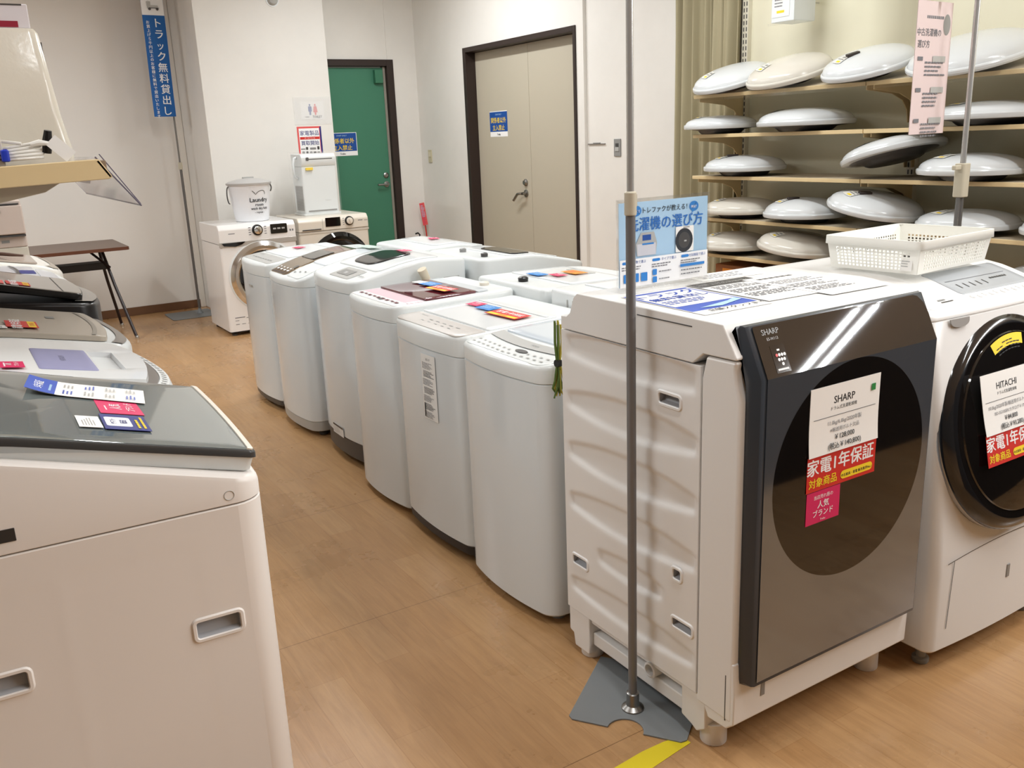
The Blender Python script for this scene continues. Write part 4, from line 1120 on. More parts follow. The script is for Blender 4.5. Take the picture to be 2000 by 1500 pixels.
g = G(); g.lathe([(0.011, 0), (0.011, 0.006), (0.006, 0.012), (0.001, 0.013)], 16, T=Matrix.Translation((0.25, -0.20, 0.80)) @ Matrix.Rotation(H90, 4, 'Y')); g.build('ground_screw', WHITE, w6.o)
g = G(); g.prism(rrect(-0.14, 0.16, 0.12, 0.68, 0.05), 0.2495, 0.254, 'z'); g.v = [Vector((q.z, q.x, q.y)) for q in g.v]; g.build('side_panel_relief', STEEL, w6.o, bevel=0.003)
g = G(); g.box(0.17, 0.20, -0.06, -0.02, 0.8425, 0.8435); g.build('yellow_note', YEL, w6.o, smooth=False)
o = thing('ground_wire', 'bundle of green and yellow earth wire hanging beside the dark glass washer', 'wire', (1.388, 2.010, 0.74))
GW = [mat('wire_green', (84, 106, 44), 0.5), mat('wire_yellow', (186, 170, 62), 0.5)]
g = G()
for k in range(6):
    dx = -0.008 + 0.0034 * k; dy = 0.004 * math.sin(k * 2.1)
    top, bot = 0.222 - 0.006 * (k % 3), 0.02 - 0.008 * (k % 2)
    g.tube([(dx, dy, top), (dx * 1.2, dy, 0.16), (dx * 0.5, dy * 0.4, 0.10), (dx * 1.6, dy, 0.05), (dx * 2.6, dy, bot + 0.01), (dx * 1.4, dy, bot - 0.006), (dx * 0.3, dy, bot + 0.012), (dx * 0.2, dy, 0.08)], 0.0031, 6, k % 2)
g.tube([(0, -0.004, 0.075), (-0.012, -0.008, 0.03), (-0.024, -0.01, 0.004)], 0.0024, 6, 0)
g.build('wire', GW, o)
g = G(); g.tube([(-0.008, 0, 0.10), (0.008, 0, 0.10)], 0.011, 10); g.build('wire_tie', BLACK, o)

# ---- back row of the centre block, fronts to the far side
r0 = Washer('white washer with a pale lid, farthest of the row behind the centre row', 2.30, 4.42, H90, 0.54, 0.58, 0.80, [(-0.32, 0.84), (-0.18, 0.885), (0.02, 0.925), (0.29, 0.915)], rf=0.05, rb=0.05)
r0.patch('lid', mat('lid_white', (230, 233, 234), 0.14), rrect(-0.22, 0.22, -0.14, 0.16, 0.03), 0.006, 0.006)
r0.lay(brand_card('small pink card on the farthest washer behind the centre row'), 0.0, 0.05, 2.9, 0.012)
r1 = Washer('white washer with a long dark lid window, behind the tall washer with the dark base', 2.32, 3.80, H90, 0.54, 0.59, 0.78, [(-0.33, 0.845), (-0.2, 0.878), (0.0, 0.918), (0.295, 0.922)], rf=0.05, rb=0.05)
r1.patch('lid_window', BLACKG, rrect(-0.24, 0.08, 0.0, 0.10, 0.03), 0.0095, 0.005)
r1.patch('lid', mat('lid_white', (230, 233, 234), 0.14), rrect(-0.25, 0.22, -0.15, 0.13, 0.02), 0.005, 0.006)
g = G(); g.lathe([(0.016, 0.92), (0.017, 0.936), (0.010, 0.940)], 14, T=Matrix.Translation((-0.18, 0.22, 0))); g.build('inlet_cap', DGREY, r1.o)
g = G(); g.lathe([(0.016, 0.92), (0.017, 0.936), (0.010, 0.940)], 14, T=Matrix.Translation((0.06, 0.20, 0))); g.build('inlet_cap', MGREY, r1.o)
g = G(); g.box(-0.24, -0.12, 0.2935, 0.2955, 0.66, 0.80, 0)
for k in range(8): g.box(-0.235, -0.15 - 0.01 * (k % 3), 0.2955, 0.296, 0.67 + 0.015 * k, 0.675 + 0.015 * k, 1)
g.build('rear_label', [PRINTW, GINK], r1.o, smooth=False)
r2 = Washer('white washer with three coloured cards on its flat lid, behind the centre row', 2.215, 3.14, H90, 0.52, 0.58, 0.79, [(-0.3, 0.855), (-0.2, 0.865), (0.275, 0.876)], rf=0.04, rb=0.03)
r2.patch('lid', mat('lid_white', (230, 233, 234), 0.14), rrect(-0.23, 0.23, -0.16, 0.13, 0.015), 0.006, 0.006)
r2.patch('lid_slot', LGREY, rrect(-0.05, 0.12, -0.13, -0.09, 0.006), 0.008, 0.003)
g = G(); g.lathe([(0.02, 0.87), (0.022, 0.890), (0.014, 0.895)], 14, T=Matrix.Translation((-0.02, 0.225, 0))); g.build('inlet_cap', BLACK, r2.o)
r2.lay(blue_card('blue price card on the flat lid behind the centre row'), 0.06, 0.10, PI, 0.012)
r2.lay(brand_card('pink card between the blue and orange cards on the flat lid behind the centre row'), -0.02, 0.05, PI, 0.0125)
r2.lay(sheet('orange_card', 0.11, 0.07, [('lines', 0, 0.0, 0.09, 0.05, 3, LRED)], ORANGE, 'orange card on the flat lid behind the centre row', 'card'), 0.0, -0.05, PI, 0.013)
r3 = Washer('white washer with a grooved back panel, partly hidden by the dark glass washer', 2.21, 2.57, H90, 0.54, 0.58, 0.80, [(-0.3, 0.87), (-0.1, 0.885), (0.29, 0.89)], rf=0.04, rb=0.04)
r3.patch('lid', mat('lid_white', (230, 233, 234), 0.14), rrect(-0.23, 0.23, -0.18, 0.15, 0.02), 0.006, 0.006)
g = G()
for x in (0.10, 0.135, -0.02): g.box(x, x + 0.008, 0.288, 0.293, 0.35, 0.86)
g.build('rear_rib', LGREY, r3.o, bevel=0.002)
g = G(); g.box(0.03, 0.055, 0.29, 0.2925, 0.74, 0.82); g.box(0.036, 0.050, 0.2925, 0.2955, 0.75, 0.775); g.build('outlet_plug', DGREY, r3.o)
r3.lay(brand_card('pink card on the washer with the grooved back panel'), -0.02, -0.02, PI, 0.013)

# ------------------------------------------------------------------ left row, fronts to the aisle
def relief(us, vs, T, depth=None, pockets=(), m=0):
    """a panel in (u, v); depth(u, v) sinks it, pockets = (u0, u1, v0, v1, depth) are cut out and lined"""
    us, vs = sorted(set(round(u, 5) for u in us)), sorted(set(round(v, 5) for v in vs))
    g = G(); depth = depth or (lambda u, v: 0.0)
    ids = [[g.p(T(u, v, depth(u, v))) for v in vs] for u in us]
    inside = lambda u, v: any(p[0] < u < p[1] and p[2] < v < p[3] for p in pockets)
    for i in range(len(us) - 1):
        for j in range(len(vs) - 1):
            if not inside((us[i] + us[i + 1]) / 2, (vs[j] + vs[j + 1]) / 2):
                g.face((ids[i][j], ids[i + 1][j], ids[i + 1][j + 1], ids[i][j + 1]), m)
    out = []
    for u0, u1, v0, v1, dp in pockets:
        k = G()
        f = [k.p(T(u, v, -0.0005)) for u, v in ((u0, v0), (u1, v0), (u1, v1), (u0, v1))]
        b = [k.p(T(u, v, d)) for u, v, d in ((u0, v0 + 0.004, dp * 0.45), (u1, v0 + 0.004, dp * 0.45), (u1, v1, dp), (u0, v1, dp))]
        for i in range(4):
            j = (i + 1) % 4
            k.face((f[i], f[j], b[j], b[i]))
        k.face(b)
        lip = []
        for (e, d) in ((0.010, 0.0), (0.007, -0.003), (0.002, -0.003), (0.0, 0.0)):
            lip.append([T(u, v, d) for u, v in rrect(u0 - e, u1 + e, v0 - e, v1 + e, 0.004 + e, 4)])
        k.loft(lip, 1, False, False)
        out.append(k)
    return g, out

def lines(a, b, step):
    n = max(1, int(abs(b - a) / step)); return [a + (b - a) * i / n for i in range(n + 1)]

POCK = mat('pocket_grey_plastic', (176, 178, 182), 0.45)
# A (nearest): slate glass lid
fo = thing('washing_machine', 'large white washer with a sloping slate glass lid, nearest in the left row', 'washing machine', (0.135, 1.905, 0), H90 - 0.045)
w, d, sm = 0.60, 0.60, 0.822
P = lambda i=0.0, wd=w: plan(wd, d, 0.008, 0.05, 0.03, i)
flat_side = lambda a, b: a[0] < -w / 2 + 0.012 and b[0] < -w / 2 + 0.012 and min(a[1], b[1]) > -d / 2 + 0.0499 and max(a[1], b[1]) < d / 2 - 0.0249
g = G()
R = [[(a, b, z) for a, b in P(i)] for z, i in ((0.03, 0.008), (0.05, 0.0), (sm - 0.003, 0.0), (sm - 0.0005, 0.003))]
ids = [[g.p(q) for q in r] for r in R]
for k in range(3):
    for i in range(len(R[0])):
        j = (i + 1) % len(R[0])
        if k == 1 and flat_side(R[1][i], R[1][j]): continue
        g.face((ids[k][i], ids[k][j], ids[k + 1][j], ids[k + 1][i]))
g.face(ids[0][::-1])
g.build('cabinet', WARMW, fo)
ys = [q[1] for q in R[1] if q[0] < -w / 2 + 0.001]
ya, yb = -d / 2 + 0.0555, d / 2 - 0.0305
def lx(X): return 0.435 - X - 0.30          # distance along the side, front = -0.3
pk = [(lx(0.362), lx(0.283), 0.574, 0.606, 0.024), (lx(0.000), lx(-0.085), 0.574, 0.606, 0.024)]
def fdepth(u, v):
    e = lambda t: 1 / (1 + math.exp(-t / 0.003))
    a = e(lx(0.085) - u) * e(u - lx(0.30)) * e(v - 0.12) * e(0.765 - v)
    b = e(u - lx(0.062)) * e(lx(-0.2) - u) * e(v - 0.12) * e(0.755 - v)
    return 0.0003 * (a + b)
us = lines(-d / 2 + 0.05, d / 2 - 0.025, 0.006) + [p for q in pk for p in q[:2]]
vs = lines(0.05, sm - 0.003, 0.008) + [p for q in pk for p in q[2:4]]
g, pks = relief(us, vs, lambda u, v, dd: (-w / 2 + dd, u, v), fdepth, pk)
g.f = [f[::-1] for f in g.f]
g.build('side_panel', WARMW, fo, angle=60)
for k in pks:
    k.build('hand_grip', [POCK, WARMW], fo, angle=30)
fz = prof([(-0.33, 0.852), (-0.30, 0.861), (0.12, 0.983), (0.2, 1.0), (0.3, 1.0)])
g = G()
R = [[(a, b, sm + 0.0005) for a, b in P(0.003)], [(a, b, sm + 0.003) for a, b in P(0.0)]]
for i, dr in ((0.0, 0.012), (0.002, 0.004), (0.008, 0.0)):
    R.append([(a, b, fz(a, b) - dr) for a, b in P(i)])
bo = P(0.008)
for k in (0.92, 0.8, 0.6, 0.4, 0.2, 0.02): R.append([(a * k, b * k, fz(a, b) * (k) + fz(0, 0) * (1 - k) if k < 0.9 else fz(a * k, b * k)) for a, b in bo])
g.loft(R); g.build('top_cover', WARMW, fo, angle=40)
g = G(); g.box(-w / 2 - 0.0012, -w / 2 + 0.002, lx(0.025), lx(-0.012), 0.845, 0.868); g.build('vent_slot', mat('vent_slot_dark', (52, 50, 48), 0.5), fo, bevel=0.001)
g = G(); g.tube([(-w / 2 - 0.0002, lx(0.372) + 0.009 * math.cos(2 * PI * k / 24), 0.842 + 0.009 * math.sin(2 * PI * k / 24)) for k in range(25)], 0.0008, 5); g.build('round_mark', LGREY, fo)
SLATE = mat('slate_glass', (110, 118, 118), 0.045, spec=0.6, coat=0.6)
lid = prof([(-0.34, 0.902), (-0.30, 0.909), (0.10, 1.016), (0.19, 1.034), (0.3, 1.036)])
lo = [(x, y - 0.006 * (1 - (2 * x / 0.56) ** 2) * max(0, -y / 0.3)) for x, y in densify(rrect(-0.278, 0.278, -0.300, 0.27, 0.012, 5, 0.02), 0.03)]
def ins(o_, i_): return [(x * (1 - i_ / 0.28), y * (1 - i_ / 0.28)) for x, y in o_]
g = G(); g.loft([[(x, y, lid(x, y) - 0.046) for x, y in ins(lo, 0.016)], [(x, y, lid(x, y) - 0.042) for x, y in ins(lo, 0.011)], [(x, y, lid(x, y) - 0.015) for x, y in ins(lo, 0.004)]]); lo_ = g.build('lid_frame', WHITE, fo, angle=40)
g = G(); g.loft([[(x, y, lid(x, y) - 0.016) for x, y in ins(lo, 0.005)], [(x, y, lid(x, y) - 0.014) for x, y in lo], [(x, y, lid(x, y) - 0.004) for x, y in lo], [(x, y, lid(x, y)) for x, y in ins(lo, 0.003)], [(x, y, lid(x, y)) for x, y in ins(lo, 0.006)]]); g.build('lid_rim', mat('lid_rim_dark', (62, 62, 62), 0.3), fo, angle=40)
g = G(); g.cap(ins(lo, 0.006), lid, 0.0012, 0.003); g.build('lid_glass', SLATE, fo, angle=40)
g = G()
fr = [(x, y) for x, y in lo if y < -0.285 and abs(x) < 0.275]
fr.sort()
for (a, b), (c, e) in zip(fr, fr[1:]):
    g.poly([(a, b + 0.004, lid(a, b) + 0.002), (c, e + 0.004, lid(c, e) + 0.002), (c, e + 0.014, lid(c, e + 0.014) + 0.002), (a, b + 0.014, lid(a, b + 0.014) + 0.002)])
g.build('handle_strip', CREAM, fo, solid=0.003, smooth=False)

def on_slate(o, X, Y, wrot, dz=0.0022):
    # plane of the slate lid in world axes
    def P3(x, y): 
        return Vector((x, y, 0.909 + 0.2675 * (0.435 - x) + dz))
    a = P3(X + math.cos(wrot), Y + math.sin(wrot)) - P3(X, Y); b = P3(X - math.sin(wrot), Y + math.cos(wrot)) - P3(X, Y)
    return frame(o, P3(X, Y), a, b)
o = sheet('price_leaflet', 0.135, 0.225, [('rect', 0, 0.085, 0.135, 0.055, TBLUE), ('text', 0, 0.083, '5年保証', 0.02, PRINTW, 'c', 0.01), ('lines', 0, 0.068, 0.08, 0.01, 1, SKY)] +
          [('lines', -0.03 + 0.06 * (k % 2), 0.035 - 0.04 * (k // 2), 0.042, 0.022, 3, LGREY if k % 3 else TBLUE) for k in range(8)], PAPER, 'white leaflet with a blue heading on the slate glass lid', 'leaflet', bend=lambda x, y: 0.010 * max(0.0, (y - 0.03) / 0.08) ** 2)
on_slate(o, 0.193, 2.018, H90 - 0.15, 0.005)
o = sheet('popular_brand_card', 0.118, 0.080, [('lines', 0, 0.026, 0.06, 0.006, 1, PRINTW), ('text', 0, -0.002, '人気', 0.024, PRINTW, 'c', 0.01), ('text', 0, -0.026, 'ブランド', 0.018, PRINTW, 'c', 0.01)], PINK, 'pink brand card between the leaflet and the navy card on the slate glass lid', 'card')
on_slate(o, 0.234, 1.896, H90 - 0.02)
o = sheet('navy_card', 0.118, 0.080, [('rect', -0.0, 0.012, 0.07, 0.045, PRINTW, 0.006), ('text', 0, 0.016, 'ヤマト', 0.014, NAVY, 'c', 0.02), ('text', 0, -0.002, '配送', 0.014, NAVY, 'c', 0.02), ('lines', 0, -0.026, 0.09, 0.02, 2, YEL)], NAVY, 'navy card with a white patch nearest the edge of the slate glass lid', 'card')
on_slate(o, 0.225, 1.768, H90 - 0.04)
o = sheet('receipt_slip', 0.085, 0.04, [('lines', 0, 0.002, 0.06, 0.024, 5, LGREY)], PAPER, 'small white printed slip left of the navy card on the slate glass lid', 'slip')
on_slate(o, 0.1635, 1.760, H90 - 0.02)

# B: white lid with lavender pad
wb = Washer('white washer with a lavender pad and a sunken tray in its lid', 0.10, 2.555, H90, 0.56, 0.60, 0.80, [(-0.36, 0.862), (-0.31, 0.884), (-0.25, 0.905), (0.0, 0.958), (0.2, 0.985), (0.3, 0.985)], bulge=0.05, rf=0.05)
LIDW = mat('lid_white', (230, 233, 234), 0.14)
lz = lambda x, y: wb.zf(x, y) + 0.014
hole = (-0.14, 0.105, -0.232, -0.170)
xs = sorted(lines(-0.262, 0.262, 0.035) + [hole[0], hole[1]]); yy = sorted(lines(-0.250, 0.25, 0.03) + [hole[2], hole[3]])
def bow(x, y): return y - 0.040 * (1 - (x / 0.28) ** 2) * max(0.0, (-y - 0.19) / 0.06) if y < -0.19 else y
g = G()
ids = [[g.p((x, y if hole[0] <= x <= hole[1] and y >= hole[2] else bow(x, y), lz(x, y))) for y in yy] for x in xs]
for i in range(len(xs) - 1):
    for j in range(len(yy) - 1):
        if hole[0] < (xs[i] + xs[i + 1]) / 2 < hole[1] and hole[2] < (yy[j] + yy[j + 1]) / 2 < hole[3]: continue
        g.face((ids[i][j], ids[i + 1][j], ids[i + 1][j + 1], ids[i][j + 1]))
def skirt(idl):
    low = [g.p(g.v[k] - Vector((0, 0, 0.02))) for k in idl]
    for a in range(len(idl) - 1): g.face((idl[a], low[a], low[a + 1], idl[a + 1]))
skirt([r[0] for r in ids]); skirt(ids[-1]); skirt([r[-1] for r in ids][::-1]); skirt(ids[0][::-1])
lidb = g.build('lid', LIDW, wb.o, angle=40)
g = G(); x0, x1, y0, y1 = hole
c = [(x0, y0), (x1, y0), (x1, y1), (x0, y1)]
tp = [g.p((x, y, lz(x, y))) for x, y in c]; bt = [g.p((x * 0.96, (y + 0.201) * 0.7 - 0.201, wb.zf(x, y) - 0.028)) for x, y in c]
for i in range(4): g.face((tp[i], bt[i], bt[(i + 1) % 4], tp[(i + 1) % 4]))
g.face(bt)
g.build('sunken_tray', mat('tray_grey_white', (222, 224, 226), 0.35), lidb, smooth=False)
g = G(); g.cap(densify(rrect(-0.17, 0.115, -0.165, -0.035, 0.008), 0.04), lz, 0.0015, 0.002); g.build('lid_pad', LAV, lidb)
g = G(); g.text('HITACHI', 0.018, -0.02, -0.105, 0); 
for q in g.v: q.z = lz(q.x, q.y) + 0.0022
g.build('lettering', mat('lavender_ink', (116, 116, 140), 0.6), lidb, smooth=False)
def front_band(W, name, m, ya, yb_, dz, n=24, hw=None, bw=None):
    g = G(); hw = hw or W.w / 2 - 0.03; bw = W.bulge if bw is None else bw
    def q(u, v):
        x = -hw + 2 * hw * u; y = ya + (yb_ - ya) * v - bw * (1 - (x / (W.w / 2)) ** 2); return (x, y, W.zf(x, y) + dz)
    g.grid(lambda u, v: q(u, v), n, 3); return g.build(name, m, W.o, angle=60)
front_band(wb, 'dark_strip', mat('strip_grey_brown', (108, 102, 98), 0.3), -0.268, -0.236, 0.003)
front_band(wb, 'control_strip', WHITE, -0.294, -0.270, 0.003)
wb.flat('button_print', [(-0.22 + 0.034 * k, -0.212 + 0.034 * k, -0.288 - 0.05 * (1 - ((-0.216 + 0.034 * k) / 0.28) ** 2), -0.276 - 0.05 * (1 - ((-0.216 + 0.034 * k) / 0.28) ** 2), MGREY) for k in range(13)], dz=0.0042)
wb.lay(brand_card('pink card on the lid with the lavender pad'), -0.145, 0.02, 0.0, 0.020)

# C: taupe lid
wc = Washer('white washer with a flat taupe lid and red cards', 0.10, 3.145, H90, 0.56, 0.60, 0.80, [(-0.36, 0.862), (-0.31, 0.892), (-0.26, 0.908), (0.02, 0.966), (0.3, 0.985)], bulge=0.05, rf=0.05)
lid2 = lambda x, y: wc.zf(x, y) + 0.018
lo2 = [(x, y - 0.03 * (1 - (x / 0.27) ** 2) * max(0, -y / 0.25)) for x, y in densify(rrect(-0.25, 0.25, -0.250, 0.26, 0.02, 5, 0.02), 0.03)]
g = G(); g.cap(lo2, lid2, 0.0, 0.016); g.build('lid', TAUPE, wc.o, angle=40)
g = G(); g.grid(lambda u, v: (-0.235 + 0.47 * u, -0.212 - 0.012 * v - 0.03 * (1 - ((-0.235 + 0.47 * u) / 0.27) ** 2), lid2(0, -0.212 - 0.012 * v - 0.03 * (1 - ((-0.235 + 0.47 * u) / 0.27) ** 2)) + 0.0015), 20, 1); g.build('handle_lip', mat('lid_lip_grey', (150, 143, 132), 0.3), wc.o, smooth=False)
front_band(wc, 'control_strip', mat('strip_taupe_grey', (132, 126, 120), 0.3), -0.288, -0.258, 0.003)
wc.flat('lid_print', [(0.06, 0.10, -0.15, -0.125, MGREY)], dz=0.0195)
o = warranty_card('red and yellow warranty card on the flat taupe lid', 0.12, 0.085); wc.lay(o, -0.13, -0.045, 0.0, 0.024)
o = sheet('popular_brand_card', 0.11, 0.06, [('lines', 0, 0, 0.08, 0.02, 1, PRINTW)], LRED, 'coral red card behind the warranty card on the flat taupe lid', 'card'); wc.lay(o, -0.115, 0.045, 0.0, 0.023)
o = sheet('receipt_slip', 0.05, 0.05, [('lines', 0, 0, 0.04, 0.03, 3, LGREY)], PAPER, 'white slip beside the coral red card on the flat taupe lid', 'slip'); wc.lay(o, -0.185, 0.02, 0.0, 0.0215)

# D: black body with grey glass lid
wd = Washer('black washer with a dark grey glass lid, in the left row', 0.10, 3.735, H90, 0.56, 0.60, 0.80, [(-0.36, 0.930), (-0.31, 0.944), (0.0, 0.985), (0.3, 1.02)], bulge=0.05, rf=0.05, body=mat('black_enamel', (24, 21, 21), 0.3), cover=mat('black_cover', (26, 23, 23), 0.3))
dl = prof([(-0.32, 0.966), (-0.27, 0.978), (0.1, 1.072), (0.2, 1.085), (0.28, 1.085)])
lo3 = [(x, y - 0.02 * (1 - (x / 0.27) ** 2) * max(0, -y / 0.25)) for x, y in densify(rrect(-0.235, 0.245, -0.27, 0.26, 0.015, 5, 0.02), 0.03)]
g = G(); g.loft([[(x, y, dl(x, y) - 0.026) for x, y in ins(lo3, 0.012)], [(x, y, dl(x, y) - 0.022) for x, y in ins(lo3, 0.004)], [(x, y, dl(x, y) - 0.003) for x, y in lo3], [(x, y, dl(x, y)) for x, y in ins(lo3, 0.003)]]); g.build('lid_frame', mat('black_lid_frame', (26, 23, 22), 0.25), wd.o, angle=40)
g = G(); g.cap(ins(lo3, 0.004), dl, 0.0015, 0.003); g.build('lid_glass', mat('grey_lid_glass', (130, 126, 120), 0.08, spec=0.6, coat=0.4), wd.o, angle=40)
g = G(); g.grid(lambda u, v: (-0.22 + 0.44 * u, -0.215 - 0.004 * v, dl(0, -0.215 - 0.004 * v) + 0.0022), 10, 1); g.build('lid_line', DGREY, wd.o, smooth=False)
front_band(wd, 'smoked_control_band', mat('smoked_grey_band', (140, 135, 130), 0.15, spec=0.6), -0.292, -0.235, 0.006)
def lay_on(o, W, zf, x, y, rot, dz=0.004, h=0.04):
    T = Matrix.Translation(W.o.location) @ Matrix.Rotation(W.o.rotation_euler.z, 4, 'Z')
    q = lambda a, b: T @ Vector((a, b, zf(a, b) + dz))
    ux, uy = math.cos(rot), math.sin(rot)
    return frame(o, q(x, y), q(x + ux * h, y + uy * h) - q(x - ux * h, y - uy * h), q(x - uy * h, y + ux * h) - q(x + uy * h, y - ux * h))
lay_on(warranty_card('coral and orange card on the dark grey glass lid', 0.10, 0.075), wd, dl, -0.15, -0.085, 0.0, 0.0045)
lay_on(sheet('coral_card', 0.10, 0.075, [('lines', 0, 0, 0.08, 0.04, 2, PRINTW)], LRED, 'coral card in the middle of the dark grey glass lid', 'card'), wd, dl, -0.155, -0.005, 0.0, 0.0042)
lay_on(sheet('pale_blue_leaflet', 0.14, 0.10, [('lines', 0, 0, 0.1, 0.06, 3, SKY)], mat('pale_lilac_paper', (206, 204, 222), 0.5), 'pale blue leaflet on the dark grey glass lid', 'leaflet'), wd, dl, -0.06, 0.02, 0.0, 0.004)

# E: silver lid with navy display
we = Washer('silvery white washer with a small navy display, in the left row', 0.10, 4.315, H90, 0.56, 0.60, 0.80, [(-0.36, 0.892), (-0.31, 0.926), (-0.24, 0.962), (0.0, 0.992), (0.3, 1.01)], bulge=0.05, rf=0.05)
SILV = mat('silver_white_lid', (198, 200, 206), 0.2, spec=0.6)
we.patch('lid', SILV, rrect(-0.25, 0.25, -0.20, 0.25, 0.02), 0.012, 0.012)
g = G(); g.grid(lambda u, v: (-0.22 + 0.44 * u, -0.105 - 0.010 * v - 0.02 * (1 - (2 * u - 1) ** 2), we.zf(0, -0.11) + 0.016), 16, 1); g.build('lid_line', DGREY, we.o, smooth=False)
we.patch('display_panel', SILV, rrect(-0.22, 0.22, -0.285, -0.21, 0.015), 0.004, 0.004)
we.patch('display', NAVY, rrect(-0.06, 0.06, -0.195, -0.135, 0.004), 0.0145, 0.003)
# F: farthest, white with taupe lid
wf = Washer('white washer with a taupe lid and a loose brown strap, farthest in the left row', 0.10, 4.895, H90, 0.56, 0.60, 0.82, [(-0.36, 0.905), (-0.31, 0.945), (-0.25, 0.972), (-0.1, 1.0), (0.0, 1.022), (0.08, 1.03), (0.3, 1.03)], bulge=0.05, rf=0.05, cover=mat('ivory_white_cover', (240, 237, 230), 0.25))
wf.patch('lid', mat('taupe_gloss_lid', (178, 164, 152), 0.18, coat=0.3), rrect(-0.24, 0.20, -0.235, -0.03, 0.03), 0.008, 0.006)
front_band(wf, 'front_band', TAUPE, -0.288, -0.252, 0.003)
g = G(); g.tube([(-0.12, -0.19, 1.01), (-0.1, -0.14, 1.018), (-0.02, -0.08, 1.024), (0.06, -0.05, 1.03), (0.14, -0.03, 1.05)], [0.004, 0.008, 0.010, 0.006, 0.004], 8); g.build('strap', mat('strap_brown', (92, 66, 54), 0.6), wf.o)

# ------------------------------------------------------------------ dark glass drum washer in the foreground (front to -y)
SO = Vector((1.665, 1.60, 0))
so = thing('drum_washer', 'large white drum washer with a full dark glass front door, in the right foreground', 'washing machine', SO)
OFF = Matrix.Translation(-SO)
def GS():
    g = G(); g.M = OFF; return g
SW = mat('drum_washer_white', (236, 235, 233), 0.3, spec=0.5)
LX, RXX = 1.345, 1.985
# pressed side panel
def ss(t, k): return 1 / (1 + math.exp(-max(-40, min(40, t / k))))
RIBS = []   # (y0, y1, z at the ends, half height at the ends, extra half height in the middle)
for z, y0, y1, h0, h1 in ((0.918, 1.42, 1.905, 0.024, 0.016), (0.768, 1.415, 1.905, 0.018, 0.024), (0.625, 1.415, 1.905, 0.018, 0.024), (0.478, 1.415, 1.905, 0.018, 0.022), (0.352, 1.53, 1.78, 0.016, 0.012), (0.222, 1.415, 1.905, 0.016, 0.018)):
    RIBS.append((y0, y1, z, h0, h1))
def sdep(y, z):
    dsum = 0.0
    for y0, y1, zc, h0, h1 in RIBS:
        if y0 - 0.02 < y < y1 + 0.02 and abs(z - zc) < 0.09:
            t = (y - y0) / (y1 - y0) * 2 - 1
            hh = h0 + h1 * max(0.0, 1 - t * t)
            k = 0.0028
            dsum = max(dsum, 0.008 * ss(zc + hh - z, k) * ss(z - zc + hh, k * 1.3) * ss(y - y0, 0.004) * ss(y1 - y, 0.004))
    return dsum
pk = [(1.467, 1.535, 0.846, 0.868, 0.028), (1.834, 1.895, 0.290, 0.312, 0.028), (1.418, 1.483, 0.286, 0.306, 0.028), (1.458, 1.482, 0.415, 0.438, 0.028)]
us = lines(1.401, 1.93, 0.007) + [p for q in pk for p in q[:2]]
vs = lines(0.139, 0.957, 0.0045) + [p for q in pk for p in q[2:4]]
g, pks = relief(us, vs, lambda u, v, dd: Vector((LX + dd, u, v)) - SO, lambda u, v: sdep(u, v), pk)
n0 = len(g.v)
for a, b in (((1.401, 0.139), (1.93, 0.139)), ((1.93, 0.139), (1.93, 0.957)), ((1.93, 0.957), (1.401, 0.957)), ((1.401, 0.957), (1.401, 0.139))):
    q = [Vector((x, a_[0], a_[1])) - SO for x, a_ in ((LX, a), (LX, b), (1.39, b), (1.39, a))]
    g.face([g.p(v) for v in q])
g.f = [f if i < 0 else f for i, f in enumerate(g.f)]
sp = g.build('side_panel', SW, so, angle=50)
for k in pks: k.build('hand_grip', [POCK, SW], so, angle=30)
g = GS(); g.box(1.39, RXX, 1.401, 1.93, 0.139, 0.957); g.build('cabinet', SW, so, bevel=0.003)
g = GS(); g.prism([(1.3985, 0.12), (1.3985, 0.93), (1.392, 0.957), (1.386, 0.983), (1.297, 0.985), (1.300, 0.966), (1.294, 0.93), (1.284, 0.90), (1.283, 0.12)][::-1], LX, RXX, 'x'); g.build('front_frame', SW, so, bevel=0.007, seg=3)
g = GS(); g.prism([(1.93, 0.9595), (1.427, 0.9595), (1.394, 0.986), (1.297, 0.988), (1.297, 0.994), (1.339, 1.060), (1.856, 1.062), (1.872, 1.05), (1.89, 1.006), (1.905, 0.996), (1.93, 0.994)][::-1], LX, RXX, 'x'); g.build('top_cover', SW, so, bevel=0.012, seg=4)
g = GS(); g.box(LX - 0.0006, LX + 0.002, 1.43, 1.616, 1.040, 1.0425); g.build('cover_seam', DGREY, so, smooth=False)
g = GS(); g.prism([(1.372, 0.118), (1.372, 0.296), (1.281, 0.276), (1.276, 0.20), (1.278, 0.118), (1.30, 0.098), (1.36, 0.094)][::-1], LX + 0.001, RXX - 0.001, 'x'); g.build('base_cover', SW, so, bevel=0.004, seg=3)
g = GS(); g.box(LX - 0.0004, LX + 0.002, 1.302, 1.3045, 0.12, 0.24); g.build('cover_seam', DGREY, so, smooth=False)
g = GS(); g.box(1.432, 1.447, 1.2752, 1.279, 0.165, 0.205); g.build('latch_notch', MGREY, so, bevel=0.002)
g = GS(); g.box(1.40, RXX - 0.01, 1.39, 1.92, 0.05, 0.139); g.prism([(1.93, 0.137), (1.93, 0.06), (1.912, 0.055), (1.905, 0.018), (1.838, 0.018), (1.834, 0.05), (1.834, 0.137)], LX + 0.004, 1.40, 'x')
g.prism([(1.455, 0.137), (1.455, 0.05), (1.42, 0.04), (1.40, 0.03), (1.372, 0.05), (1.372, 0.137)], LX + 0.004, 1.40, 'x')
g.box(1.362, 1.40, 1.455, 1.834, 0.048, 0.088); g.box(1.356, 1.40, 1.455, 1.834, 0.118, 0.137)
g.build('base_frame', SW, so, bevel=0.004)
